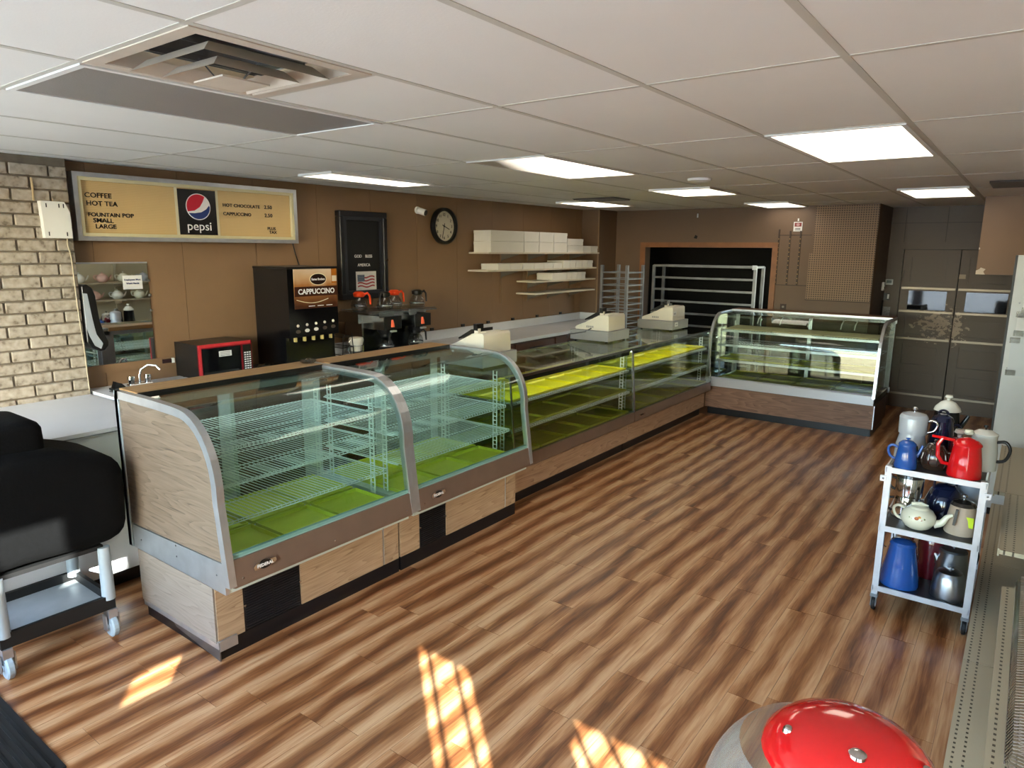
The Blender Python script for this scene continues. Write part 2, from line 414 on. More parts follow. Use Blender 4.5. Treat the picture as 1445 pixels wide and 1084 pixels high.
# ceiling -------------------------------------------------------------------
ce = struct('ceiling', (0, 0, H))
b = B(); b.box((WX0-.1, WY0-.1, H+.03), (WX1+.1, YD+.1, H+.08)); b.build('ceiling_deck', mat('plenum_board', '#55524c', .9), ce)
GX, GY = .61, 1.22
me = B(); me.box((-GX/2+.002, -GY/2+.002, H+.001), (GX/2-.002, GY/2-.002, H+.016)); tile = me.mesh('ceiling_tile', M_ceil, (0, 0, H))
me = B(); me.box((-GX/2+.002, -GY/4+.002, H+.001), (GX/2-.002, GY/4-.002, H+.016)); tileh = me.mesh('ceiling_half_tile', M_ceil, (0, 0, H))
skip = {(0, 0), (1, 0), (0, 2), (3, 2)}
for i in range(-4, 10):
    for j in range(-2, 8):
        if (i, j) in skip: continue
        x0, x1, y0, y1 = max(i*GX, WX0), min((i+1)*GX, WX1), max(j*GY, WY0), min((j+1)*GY, YD)
        if x1-x0 < .05 or y1-y0 < .05: continue
        if x1-x0 > GX-.01 and y1-y0 > GY-.01: inst('ceiling_tile', tile, ce, ((i+.5)*GX, (j+.5)*GY, 0))
        else:
            b = B(); b.box((x0+.002, y0+.002, H+.001), (x1-.002, y1-.002, H+.016)); b.build('ceiling_tile', M_ceil, ce)
inst('ceiling_tile', tileh, ce, (1.5*GX, .75*GY, 0))
for i in range(-3, 10):
    b = B(); b.box((i*GX-.012, WY0, H-.0008), (i*GX+.012, YD, H+.001)); b.build('grid_bar', M_grid, ce)
for j in range(-1, 8):
    b = B(); b.box((WX0, j*GY-.010, H-.0006), (WX1, j*GY+.010, H+.001)); b.build('grid_bar', M_grid, ce)
b = B(); b.box((GX, .5*GY-.010, H-.0006), (2*GX, .5*GY+.010, H+.001)); b.build('grid_bar', M_grid, ce)

# left wall, panelled ---------------------------------------------------------
wl = struct('wall_left', (WX0, 0, 0))
b = B(); b.box((WX0-.12, WY0, 0), (WX0-.008, YB+.2, H+.03)); b.build('wall_backing', M_walld, wl)
y = .5; ph = .61
me = B(); me.box((-.008, .0015, 0), (0, ph-.0015, H)); wpan = me.mesh('wall_panel', M_wall)
while y < 7.7:
    inst('wall_panel', wpan, wl, (0, y, 0)); y += ph
b = B(); b.box((WX0-.008, WY0, 0), (WX0, .5, H)); b.build('wall_panel', M_wall, wl)

# brick facing on the left wall ---------------------------------------------------
BX = -1.985
wb = struct('wall_brick', (BX, .96, 0))
b = B(); b.box((WX0, WY0, 0), (BX-.008, .955, H)); b.build('mortar_bed', M_mortar, wb)
ch, bl = .0745, .212
me = B(); me.box((-.012, 0.005, 0.005), (.004, bl-.007, ch-.006)); me.bevel(.004, 1); brk = me.mesh('brick', M_brick)
me = B(); me.box((-.012, 0.005, 0.005), (.004, bl/2-.007, ch-.006)); me.bevel(.004, 1); brkh = me.mesh('brick_half', M_brick)
for r in range(11, 33):
    z = r*ch
    if z+ch > H: break
    odd = r % 2
    yy = .96-(bl/2 if odd else bl)
    if odd: inst('brick', brkh, wb, (random.uniform(-.003, .002), yy-.96, z)); 
    else: inst('brick', brk, wb, (random.uniform(-.003, .002), yy-.96, z))
    for k in range(3):
        yy -= bl; inst('brick', brk, wb, (random.uniform(-.003, .002), yy-.96, z+random.uniform(-.001, .001)))

# back walls ------------------------------------------------------------------
wk = struct('wall_back', (0, YB, 0))
OX0, OX1, OZ = -1.37, .33, 1.94
b = B(); b.box((WX0, YB, 0), (OX0, YB+.14, H+.03)); b.box((OX0, YB, OZ), (OX1, YB+.14, H+.03)); b.box((OX1, YB, 0), (1.47, YB+.14, H+.03))
b.build('wall_board', M_wallb, wk)
b = B(); b.box((1.40, YB+.14, 0), (1.47, YD, H+.03)); b.build('return_wall', M_walld, wk)
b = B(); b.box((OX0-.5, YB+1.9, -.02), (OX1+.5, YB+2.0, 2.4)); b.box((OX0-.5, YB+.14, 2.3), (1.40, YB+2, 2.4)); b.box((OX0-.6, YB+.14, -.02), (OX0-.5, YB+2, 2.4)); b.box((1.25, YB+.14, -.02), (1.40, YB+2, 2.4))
b.build('back_room_shell', M_dark, wk)  # near-black colour stands in for the darkness of the unlit room
b = B(); b.box((OX1+.06, YB-.004, 2.085), (.77, YB, 2.095)); b.box((OX1+.06, YB-.004, 1.49), (.77, YB, 1.50)); b.build('seam_strip', mat('dark_seam', '#3f2f22', .6), wk)
# column in the back left corner
wc = struct('wall_column', (-1.95, 7.36, 0))
b = B(); b.box((WX0, 7.36, 0), (-1.83, YB, H)); b.build('column_board', M_wallb, wc)
b = B(); b.box((-1.842, 7.352, 0), (-1.826, 7.366, H)); b.build('corner_bead', mat('worn_edge', '#8c7358', .6), wc)
# wood trim of the opening
tr = struct('trim_1', (OX0, YB, 0))
for a in (((OX0-.075, YB-.02, 0), (OX0, YB+.01, OZ+.065)), ((OX1, YB-.02, 0), (OX1+.065, YB+.01, OZ+.065)), ((OX0, YB-.02, OZ), (OX1, YB+.01, OZ+.065))):
    b = B(); b.box(*a); b.build('trim_board', M_trim, tr)
# door wall
wd = struct('wall_door', (1.4, YD, 0))
b = B(); b.box((1.40, YD, 0), (1.56, YD+.14, H+.03)); b.box((1.56, YD, 2.0), (2.9, YD+.14, H+.03)); b.box((2.9, YD, 0), (WX1, YD+.14, H+.03)); b.build('wall_board', M_walld, wd)
for x in (1.62, 2.05, 2.48):
    b = B(); b.box((x, YD-.004, 2.02), (x+.008, YD, H)); b.build('seam_strip', mat('dark_seam2', '#453a30', .6), wd)
b = B(); b.box((1.47, YD-.004, 2.24), (2.9, YD, 2.248)); b.build('seam_strip', mat('dark_seam2', '#453a30', .6), wd)
# soffit box, right wall, front wall
ws = struct('wall_soffit', (2.48, 7.2, 1.7))
b = B(); b.box((2.475, 7.2, 1.695), (WX1, YD, H)); b.build('soffit_board', mat('tan_painted_board', '#86674a', .5, noise=.06, scale=2), ws)
b = B(); b.prism([(2.474, 1.694), (2.55, 1.694), (2.535, 1.72), (2.55, 1.745), (2.51, 1.76), (2.50, 1.745), (2.474, 1.73)], 7.196, 7.2004, 'y'); b.prism([(2.474, 1.93), (2.485, 1.935), (2.482, 1.95), (2.474, 1.95)], 7.196, 7.2004, 'y')
b.build('chipped_paint', mat('bare_plaster', '#d8c8b0', .8), ws)
wr = struct('wall_right', (WX1, 0, 0)); b = B(); b.box((WX1, WY0, 0), (WX1+.12, YD, H+.03)); b.build('wall_board', M_wall, wr)
# front wall with shop windows
wf = struct('wall_front', (0, WY0, 0))
HZ = 2.10; HT = 2.32
b = B()
solid = [(WX0, -1.6), (.55, .75), (2.55, 3.05), (3.92, 4.06), (4.53, 4.86), (5.5, WX1)]
for x0, x1 in solid: b.box((x0, WY0-.14, 0), (x1, WY0, HT))
b.box((WX0-.12, WY0-.14, HT), (WX1+.12, WY0, H+.05)); b.box((3.92, WY0-.14, HZ), (WX1, WY0, HT))
for x0, x1 in ((-1.6, .55), (.75, 2.55), (3.05, 3.92)): b.box((x0, WY0-.14, 0), (x1, WY0, .45))
b.build('wall_board', mat('front_wall_paint', '#8a7660', .6, noise=.1), wf)
k = 1
for x0, x1, z0, HZ in ((-1.6, .55, .45, HT), (.75, 2.55, .45, HT), (3.05, 3.92, .45, HT), (4.06, 4.53, .02, HZ), (4.86, 5.5, .02, HZ)):
    wn = struct('window_%d' % k, (x0, WY0, z0)); k += 1
    b = B(); b.box((x0, WY0-.08, z0), (x1, WY0-.074, HZ)); b.build('pane', M_wing, wn)
    b = B()
    b.box((x0, WY0-.1, z0), (x0+.02, WY0-.05, HZ)); b.box((x1-.02, WY0-.1, z0), (x1, WY0-.05, HZ)); b.box((x0, WY0-.1, z0), (x1, WY0-.05, z0+.03)); b.box((x0, WY0-.1, HZ-.01), (x1, WY0-.05, HZ))
    b.build('window_frame', M_alud, wn)
    if x0 > 4:
        xx = x0+.11
        while xx < x1-.02:
            b = B(); b.box((xx-.011, WY0-.045, z0), (xx+.011, WY0-.03, HZ)); b.build('security_bar', M_black, wn); xx += .167
# outside: pavement and an unseen wall added to block the sun
gp = struct('ground_pavement', (0, -8, -.12)); b = B(); b.box((-30, -45, -.25), (40, WY0-.14, -.12)); b.build('pavement', mat('concrete_pavement', '#c4c3c0', .9, noise=.15, scale=1.2), gp)
we = struct('wall_sun_blocker', (3.98, -3.4, -.12))
b = B()
def wbox(a, c, z0_, z1_): b.box((3.96, a, z0_), (4.04, c, z1_))
wbox(-5.6, -4.05, -.12, 4.6); wbox(-4.05, -3.72, -.12, 3.12); wbox(-4.05, -3.72, 3.42, 4.6); wbox(-3.72, -3.36, -.12, 4.6)
wbox(-3.36, -2.92, -.12, 2.36); wbox(-3.36, -2.92, 2.50, 4.6); wbox(-2.92, WY0-.14, -.12, 4.6)  # gaps shaped so small sun patches reach the floor and the cover
b.build('wall_board', mat('sun_blocker_paint', '#b9ae9c', .8, noise=.1), we)

# double door in the recess ------------------------------------------------------
dr = struct('door_1', (1.6, YD, 0))
b = B(); b.box((1.56, YD-.02, 0), (1.64, YD+.08, 2.0)); b.box((2.82, YD-.02, 0), (2.9, YD+.08, 2.0)); b.box((1.64, YD-.02, 1.935), (2.82, YD+.08, 2.0)); b.build('door_frame', M_walld, dr)
def leaf(x0, x1, M_peel):
    Z1 = 1.93; y = YD-.005; st = .09
    b = B()
    # stiles and rails around real openings
    b.box((x0, y, 0), (x0+st, y+.04, Z1)); b.box((x1-st, y, 0), (x1, y+.04, Z1))
    rails = [(0, .22), (.47, .55), (.80, .92), (1.14, 1.215), (1.445, 1.55), (1.84, Z1)]
    for a, c in rails: b.box((x0+st, y, a), (x1-st, y+.04, c))
    lf = b.build('door_leaf', M_peel, dr, org=(x0, y, 0))
    for a, c in ((.22, .47), (.55, .80), (.92, 1.14), (1.55, 1.84)):
        b = B(); b.box((x0+st, y+.018, a), (x1-st, y+.03, c)); b.build('door_panel', M_peel, lf, org=(x0, y, 0))
        b = B(); b.box((x0+st+.035, y+.008, a+.035), (x1-st-.035, y+.018, c-.035)); b.build('raised_field', M_peel, lf, org=(x0, y, 0))
    b = B(); b.box((x0+st, y+.015, 1.215), (x1-st, y+.02, 1.445)); b.build('pane', mat('dark_door_glass', '#10131a', .04), lf)
    for z in (.175, .865, 1.195, 1.475):
        b = B(); b.box((x0+.01, y-.014, z-.012), (x1-.01, y, z+.012)); b.build('kick_bar', mat('worn_metal_strip', '#9a8b7a', .4, .5), lf)
    return lf
b = B(); b.box((1.56, YD+.08, 0), (2.9, YD+.14, 2.0)); b.build('door_backing', M_dark, dr)  # added board, keeps sky light from leaking through the leaf gap
l1 = leaf(1.645, 2.225, M_peel); l2 = leaf(2.235, 2.82, M_peel2)
b = B(); b.box((1.648, YD-.03, 1.55), (1.668, YD-.005, 1.68)); b.build('hinge', M_walld, dr)
b = B(); b.box((2.235, YD-.02, 1.60), (2.30, YD-.006, 1.65)); b.build('latch_plate', mat('worn_latch', '#94816c', .5, .4), dr)

# ================================================================== CEILING FIXTURES
def troffer(name, x0, x1, y0, y1, z, lit, label, group=None, cat='ceiling light'):
    t = thing(name, ((x0+x1)/2, (y0+y1)/2, z), label, cat, group)
    w_ = .022
    b = B()
    b.box((x0, y0, z-.006), (x1, y0+w_, z+.012)); b.box((x0, y1-w_, z-.006), (x1, y1, z+.012)); b.box((x0, y0+w_, z-.006), (x0+w_, y1-w_, z+.012)); b.box((x1-w_, y0+w_, z-.006), (x1, y1-w_, z+.012))
    b.build('frame', M_white, t)
    b = B(); b.box((x0+w_, y0+w_, z-.002), (x1-w_, y1-w_, z+.010)); b.build('diffuser', M_lit if lit else M_unlit, t)
    return t
troffer('ceiling_light', .012, .598, .012, GY-.012, H, False, 'unlit fluorescent ceiling troffer with grey diffuser beside the louvred vent')
la = thing('ceiling_light', (.3, 2.5*GY, H), 'fluorescent troffer lit at one end only, grey prismatic other end', 'ceiling light', 'fluorescent ceiling lights')
b = B(); x0, x1, y0, y1 = .012, .598, 2*GY+.012, 3*GY-.012
b.box((x0, y0, H-.006), (x1, y0+.02, H+.012)); b.box((x0, y1-.02, H-.006), (x1, y1, H+.012)); b.box((x0, y0+.02, H-.006), (x0+.02, y1-.02, H+.012)); b.box((x1-.02, y0+.02, H-.006), (x1, y1-.02, H+.012)); b.build('frame', M_white, la)
ma, n, l, bs = nodes_mat('half_lit_diffuser', .4)
bs.inputs['Base Color'].default_value = lin('#a59c90'); tc = n.new('ShaderNodeTexCoord'); sp = n.new('ShaderNodeSeparateXYZ'); l.new(tc.outputs['Object'], sp.inputs[0])
kk = mth(n, l, 'ADD', mth(n, l, 'MULTIPLY', sp.outputs[0], 2.2), mth(n, l, 'MULTIPLY', sp.outputs[1], .9))
mr = n.new('ShaderNodeMapRange'); mr.inputs[1].default_value = -.75; mr.inputs[2].default_value = .1; mr.inputs[3].default_value = 0; mr.inputs[4].default_value = 3.4; l.new(kk, mr.inputs[0])
bs.inputs['Emission Color'].default_value = lin('#fff3e0'); l.new(mr.outputs[0], bs.inputs['Emission Strength'])
b = B(); b.box((x0+.02, y0+.02, H-.002), (x1-.02, y1-.02, H+.010)); b.build('diffuser', ma, la)
troffer('ceiling_light', 3*GX+.012, 4*GX-.012, 2*GY+.012, 3*GY-.012, H, True, 'bright fluorescent troffer in the tile row beside the sunlit ceiling streaks', 'fluorescent ceiling lights')
for (x0, x1, y0, y1), lb in {(-1.50, -1.12, 2.32, 3.38): 'narrow lit ceiling light along the wall above the cappuccino machine',
      (.10, .66, 4.84, 5.60): 'lit ceiling light over the floor in front of the dark opening',
      (-1.50, -1.0, 5.78, 6.72): 'lit ceiling light next to the small dark vent near the corner shelves',
      (.24, .72, 6.95, 7.80): 'lit ceiling light above the wood-framed dark opening',
      (1.91, 2.43, 5.86, 6.90): 'lit ceiling light in front of the brown double door'}.items():
    troffer('ceiling_light', x0, x1, y0, y1, H-.012, True, lb, 'fluorescent ceiling lights')
# large louvred diffuser
x0, x1, y0, y1 = GX+.012, 2*GX-.012, .012, GY/2-.012
v = thing('ceiling_vent', ((x0+x1)/2, (y0+y1)/2, H), 'large square white ceiling air diffuser with dusty stepped louvres', 'vent')
xc, yc = (x0+x1)/2, (y0+y1)/2
def ring(b, cx, cy, ha, hb, za, zb):
    flat = abs(za-zb) < .002
    def sq(h, z): return [(cx-h, cy-h, z), (cx+h, cy-h, z), (cx+h, cy+h, z), (cx-h, cy+h, z)]
    A, D = sq(ha, za), sq(hb, zb)
    A2, D2 = (sq(ha, za+.004), sq(hb, zb+.004)) if flat else (sq(ha-.004, za+.001), sq(hb-.004, zb+.001))
    for i in range(4):
        j = (i+1) % 4
        b.face([A[i], A[j], D[j], D[i]]); b.face([A2[j], A2[i], D2[i], D2[j]]); b.face([A[j], A[i], A2[i], A2[j]]); b.face([D[i], D[j], D2[j], D2[i]])
M_vent = mat('dusty_white_vent', '#cbbfae', .5, noise=.12, scale=6)
for (ha, hb, za, zb) in ((.295, .252, H-.004, H-.004), (.252, .236, H-.003, H+.05), (.205, .168, H-.022, H+.012), (.142, .108, H-.036, H-.004)):
    b = B(); ring(b, xc, yc, ha, hb, za, zb); b.build('louvre', M_vent, v)
b = B(); b.box((xc-.078, yc-.078, H-.048), (xc+.078, yc+.078, H-.043)); b.build('centre_plate', M_vent, v)
M_duct = mat('galvanised_duct', '#6f7072', .4, .7, .2, 10)
b = B(); b.lathe([(.215, H+.06), (.18, H+.10), (.18, H+.30)], (xc, yc, 0), 28); b.build('duct_collar', M_duct, v)
b = B(); b.box((x0, y0, H+.30), (x1, y1, H+.31)); b.build('duct_top', mat('dark_duct', '#1a1c22', .6), v)
for s in (-1, 1):
    b = B(); b.bar((xc+s*.09, yc-.2, H+.03), (xc+s*.09, yc+.2, H+.03), .004, .02); b.build('louvre_bracket', M_duct, v)
    b = B(); b.bar((xc+s*.05, yc, H-.045), (xc+s*.09, yc+s*.05, H+.03), .01, .004); b.build('louvre_hanger', M_duct, v)
b = B(); b.box((x0, y0, H+.055), (x1, y0+.05, H+.06)); b.box((x0, y1-.05, H+.055), (x1, y1, H+.06)); b.box((x0, y0+.05, H+.055), (x0+.05, y1-.05, H+.06)); b.box((x1-.05, y0+.05, H+.055), (x1, y1-.05, H+.06)); b.build('plenum_flange', M_duct, v)
bpy.data.objects.remove([o for o in ce.children if o.name.startswith('ceiling_deck')][0])
b = B(); b.box((WX0-.1, WY0-.1, H+.32), (WX1+.1, YD+.1, H+.36)); b.build('ceiling_deck', mat('plenum_board', '#55524c', .9), ce)
for (x0, x1, y0, y1), lb in {(-1.08, -.58, 5.46, 5.82): 'small dark square ceiling vent near the corner shelves', (2.58, 3.20, 5.45, 6.03): 'dark ceiling vent above the tan soffit box'}.items():
    v = thing('ceiling_vent', ((x0+x1)/2, (y0+y1)/2, H), lb, 'vent', 'dark ceiling vents')
    b = B(); b.box((x0, y0, H-.006), (x1, y1, H-.003)); b.build('backing', mat('dark_vent_backing', '#2a2724', .6), v)  # plain dark plate behind the slats
    nn = 7
    for i in range(nn):
        yy = y0+(y1-y0)*(i+.5)/nn; b = B(); b.bar((x0, yy, H-.012), (x1, yy, H-.012), .02, .004, (0, .4, 1)); b.build('slat', mat('grey_vent_slat', '#6d665e', .5), v)
b = B(); b.lathe([(0, H-.03), (.05, H-.03), (.085, H-.018), (.09, H-.002), (0, H-.002)], (.84, 4.17, 0), 24); o = b.build('smoke_detector', M_white, None, org=(.84, 4.17, H-.03), smooth=True); tag(o, 'round white disc fixture on the ceiling between the troffers', 'smoke detector')

# ================================================================== DISPLAY CASES
def wire_shelf(b, lx0, lx1, d0, d1, z, W, step=.026, r=.0016):
    """wires across the depth plus rods along; W maps (l,d,z) to the world"""
    n = int((lx1-lx0)/step)
    for i in range(n+1):
        l_ = lx0+(lx1-lx0)*i/n; b.bar(W(l_, d0, z), W(l_, d1, z), r*2)
    for d in (d0, d0+(d1-d0)*.33, d0+(d1-d0)*.66, d1):
        b.bar(W(lx0, d, z-.004), W(lx1, d, z-.004), r*2.6)
    b.bar(W(lx0, d1, z-.016), W(lx1, d1, z-.016), r*2.6)
    for i in range(0, n+1, 1):
        l_ = lx0+(lx1-lx0)*i/n; b.bar(W(l_, d1, z), W(l_, d1, z-.016), r*2)
def slot_post(b, l_, d, z0, z1, W):
    for s in (-.016, .016): b.bar(W(l_, d+s, z0), W(l_, d+s, z1), .006)
    z = z0+.02
    while z < z1-.01: b.bar(W(l_, d-.016, z), W(l_, d+.016, z), .006); z += .03

# outer profile of the curved cases: (outwards, height), from the nose up and back
PROF = [(.255, .415), (.232, .60), (.205, .80)]+[(.205-.285+.285*math.cos(a), .84+.345*math.sin(a)) for a in [math.radians(t) for t in (6, 16, 26, 36, 46, 56, 66, 76, 84)]]+[(-.12, 1.188), (-.30, 1.192), (-.68, 1.192)]
def inset(pr, t):
    out = []; n = len(pr)
    for i, p in enumerate(pr):
        a = pr[max(i-1, 0)]; c = pr[min(i+1, n-1)]; dx, dz = c[0]-a[0], c[1]-a[1]; L = math.hypot(dx, dz)
        out.append((p[0]-dz/L*t, p[1]+dx/L*t))
    return out
def curved_frame(b, y0, y1, w_=.04, full=True):
    inn = inset(PROF, w_)
    n = len(PROF)
    A0 = [b._v((p[0], y0, p[1])) for p in PROF]; A1 = [b._v((p[0], y1, p[1])) for p in PROF]
    I0 = [b._v((p[0], y0, p[1])) for p in inn]; I1 = [b._v((p[0], y1, p[1])) for p in inn]
    for i in range(n-1):
        for q in ((A0[i], A0[i+1], A1[i+1], A1[i]), (I0[i], I1[i], I1[i+1], I0[i+1]), (A0[i], I0[i], I0[i+1], A0[i+1]), (A1[i], A1[i+1], I1[i+1], I1[i])): b.bm.faces.new(q)
    b.bm.faces.new((A0[0], A1[0], I1[0], I0[0])); b.bm.faces.new((A0[-1], I0[-1], I1[-1], A1[-1]))

def fed_case(y0, y1, label, left_end, gy, logo):
    t = thing('curved_display_case', (-.25, (y0+y1)/2, 0), label, 'display case', 'curved glass bakery cases')
    W = lambda l_, d, z: (d, l_, z)
    b = B(); b.box((-.58, y0+.015, 0), (.10, y1-.002, .085)); b.build('kick_plate', M_kick, t)
    b = B(); b.box((-.60, y0+.005, .085), (.092, y1-.003, .37)); body = b.build('base_cabinet', M_black, t)
    # front of the base: oak boards and the compressor grille
    g0, g1 = gy
    for a, c in ((y0+.012, g0-.003), (g1+.003, y1-.13), (y1-.115, y1-.005)):
        b = B(); b.box((.092, a, .088), (.104, c, .365)); b.build('front_board', M_fed, t)
    b = B(); b.box((.093, y1-.13, .088), (.101, y1-.115, .365)); b.build('joint_strip', M_alu, t)
    gr = B(); gr.box((.093, g0, .09), (.100, g1, .36)); gr = gr.build('grille', mat('black_grille', '#17171a', .45, noise=.2, bump=.4, bscale=150), t)
    nn = 20
    for i in range(nn):
        z = .10+.25*i/(nn-1); b = B(); b.bar((.103, g0+.008, z), (.103, (g0+g1)/2-.004, z), .006, .004, (.5, 0, 1)); b.bar((.103, (g0+g1)/2+.004, z), (.103, g1-.008, z), .006, .004, (.5, 0, 1)); b.build('louvre', mat('black_louvre', '#26262a', .4, .3), gr)
    for yy in (g0+.004, g1-.004):
        b = B(); b.lathe([(0, .112), (.006, .110), (.007, .1)], (0, yy, .22), 8, 'x'); b.build('screw', M_chrome, t)
    # bronze front rail with a sloping lip
    b = B(); b.prism([(.098, .365), (.252, .405), (.254, .418), (.236, .53), (.215, .53), (.215, .44), (.098, .40)], y0+.03, y1-.03, 'y'); b.build('front_rail', M_bronze, t)
    # badge
    bd = B(); bd.prism([(logo-.055, .455), (logo+.045, .455), (logo+.06, .468), (logo+.055, .485), (logo-.045, .485), (logo-.06, .472)], .2525, .258, 'x'); bd = bd.build('badge', M_chrome, t)
    bd2 = B(); bd2.prism([(logo+.034*math.cos(a*PI/8), .470+.021*math.sin(a*PI/8)) for a in range(16)], .252, .2585, 'x'); bd2.build('badge_oval', M_black, bd)
    text('FEDERAL', .021, (.2592, logo, .4625), 'L', M_inkw, bd, align='CENTER', sx=1.0, bold=.0004)
    for yy in (y0+.07, (y0+y1)/2, y1-.07):
        b = B(); b.lathe([(0, .254), (.005, .253), (.006, .245)], (0, yy, .44), 8, 'x'); b.build('screw', M_chrome, t)
    # deck
    b = B(); b.box((-.66, y0+.02, .37), (.21, y1-.02, .455)); b.build('inner_deck', mat('pale_inner_liner', '#c4d0cc', .4), t)
    b = B(); b.bar((.215, y0+.035, .535), (.215, y1-.035, .535), .02, .03); b.build('glass_channel', M_edge, t)
    b = B(); b.bar((.222, y0+.035, .522), (.222, y1-.035, .522), .022, .014); b.build('black_gasket', M_black, t)
    # end frames
    for a in ((y0, y0+.035), (y1-.035, y1)):
        b = B(); curved_frame(b, *a); b.build('end_frame', M_alu, t)
    # curved glass
    gp_ = [p for p in PROF if p[1] > .5 and p[0] > -.5]; gp_ = [(.236, .54)]+gp_+[(-.52, 1.190)]
    b = B(); b.strip(inset(gp_, .008), y0+.03, y1-.03, 'y', .005); b.build('curved_glass', M_glass, t, smooth=True)
    # oak ledge on top and back frame
    b = B(); b.box((-.69, y0+.03, 1.165), (-.50, y1-.03, 1.198)); b.build('top_ledge', M_ledge, t)
    b = B(); b.box((-.503, y0+.03, 1.16), (-.495, y1-.03, 1.197)); b.build('ledge_edge', M_black, t)
    b = B()
    for yy in (y0+.02, (y0+y1)/2, y1-.02): b.box((-.685, yy-.02, .37), (-.655, yy+.02, 1.165))
    b.box((-.685, y0, .37), (-.655, y1, .42)); b.box((-.685, y0, 1.13), (-.655, y1, 1.165)); b.build('back_frame', M_alu, t)
    ym = (y0+y1)/2
    for a, c, x in ((y0+.04, ym+.05, -.672), (ym-.05, y1-.04, -.662)):
        b = B(); b.box((x, a, .42), (x+.004, c, 1.13)); d = b.build('sliding_glass_door', M_glassd, t)
        b = B(); b.box((x-.003, a, .42), (x+.008, a+.03, 1.13)); b.box((x-.003, c-.03, .42), (x+.008, c, 1.13)); b.build('door_stile', M_alu, d)
    # lamp in a hood under the front of the ledge
    b = B(); b.prism([(-.50, 1.16), (-.46, 1.16), (-.452, 1.128), (-.456, 1.128), (-.464, 1.153), (-.50, 1.153)], y0+.05, y1-.05, 'y'); hd_ = b.build('lamp_hood', M_alu, t)
    b = B(); b.cyl((-.482, y0+.07, 1.143), (-.482, y1-.07, 1.143), .008, .008, 10); b.build('lamp_tube', M_tube, hd_)
    # end panels
    ends = [(y0, y0+.03, True)] if left_end else []
    if not left_end: pass
    for a, c, _ in ends:
        pin = inset(PROF, .038)
        up_ = [p for p in pin if p[1] > .56]; cut = [(.198, .52), (-.60, .47), (-.645, .47), (-.645, 1.155)]
        poly = [(.198, .52)]+[p for p in up_ if p[0] > -.64]+[(-.645, 1.155), (-.645, .50)]
        b = B(); b.prism(poly, a+.006, a+.018, 'y'); b.build('end_panel', M_fedx, t)
        b = B(); b.prism([(.215, .37), (.210, .518), (-.63, .495), (-.63, .37)], a+.002, a+.02, 'y'); b.build('metal_band', M_alu, t)
        b = B(); b.box((-.60, a+.002, .09), (.10, a+.012, .372)); b.build('lower_end_panel', wood_mat('oak_laminate_pale', '#8b7f74', '#6a5e54', '#81756a', 0), t)
        b = B(); b.box((-.685, a, .37), (-.645, a+.02, 1.192)); b.build('rear_post', mat('pale_blue_grey_tube', '#b3c0c8', .3, .3), t)
        b = B(); b.box((-.59, a+.004, .062), (.112, a+.014, .098)); b.build('floor_flashing', M_alu, t)
        b = B(); b.prism([(.112, .0), (.112, .095), (-.12, .09), (-.35, .09), (-.28, .04)], a+.008, a+.014, 'y'); b.build('corner_patch', M_alud, t)
        b = B(); b.box((.100, a+.01, .05), (.116, a+.10, .10)); b.build('corner_clip', M_alu, t)
        b = B()
        for q in ((-.55, .43), (-.2, .44), (.15, .45), (-.2, .495), (-.66, .6), (-.66, 1.0)): b.lathe([(0, -.0025), (.004, -.002), (.005, 0)], (q[0], a+.002, q[1]), 6, 'y')
        b.build('rivets', M_alud, t)
    # inside
    for z, d1 in ((.65, .085), (.82, .055), (.975, .0)):
        b = B(); wire_shelf(b, y0+.06, y1-.06, -.60, d1, z, W); b.build('wire_shelf', M_whitew, t)
    for yy in (y0+.05, y1-.05):
        b = B()
        slot_post(b, yy, -.05, .46, 1.05, W); slot_post(b, yy, -.55, .46, 1.05, W); b.build('slotted_post', M_whitew, t)
    for z, d1 in ((.65, .06), (.82, .03), (.975, -.03)):
        b = B()
        for yy in (y0+.05, y1-.05): b.prism([(-.60, z-.012), (d1, z-.008), (d1, z-.002), (-.60, z-.004)], yy-.004, yy+.004, 'y')
        b.build('shelf_arm', M_whitew, t)
    return t
FY0, FYM, FY1 = .55, 1.715, 2.88
f1 = fed_case(FY0, FYM, 'curved glass bakery case with oak end panel and silver metal band at its open end', True, (.70, 1.02), .73)
f2 = fed_case(FYM, FY1, 'curved glass bakery case joined between the oak-ended case and the straight cases', False, (1.89, 2.13), 1.90)

# trays: one mesh per size, each tray a thing
def tray_mesh(lx, ly, h, mt, name='tray'):
    b = B(); t_ = .006
    b.box((-lx/2, -ly/2, 0), (lx/2, ly/2, .004))
    b.prism([(-lx/2, 0), (-lx/2-.006, h), (-lx/2, h), (-lx/2+.005, .003)], -ly/2-.004, ly/2+.004, 'y'); b.prism([(lx/2, 0), (lx/2+.006, h), (lx/2, h), (lx/2-.005, .003)], -ly/2-.004, ly/2+.004, 'y')
    b.prism([(-ly/2, 0), (-ly/2-.006, h), (-ly/2, h), (-ly/2+.005, .003)], -lx/2-.004, lx/2+.004, 'x'); b.prism([(ly/2, 0), (ly/2+.006, h), (ly/2, h), (ly/2-.005, .003)], -lx/2-.004, lx/2+.004, 'x')
    return b.mesh(name, mt)
ORD = ('first', 'second', 'third', 'fourth', 'fifth', 'sixth', 'seventh')
def trays(me, xs, ys, z, label, group, ref, along_x=False, rows=('front', 'rear')):
    for i, x in enumerate(xs):
        for j, y in enumerate(ys):
            k, r = (i, j) if along_x else (j, i)
            o = inst('bakery_tray', me, None, (x, y, z)); tag(o, label % (ORD[k], rows[r]), 'tray', group)
tm = tray_mesh(.375, .318, .022, M_tray)
L_ = (FYM-FY0)
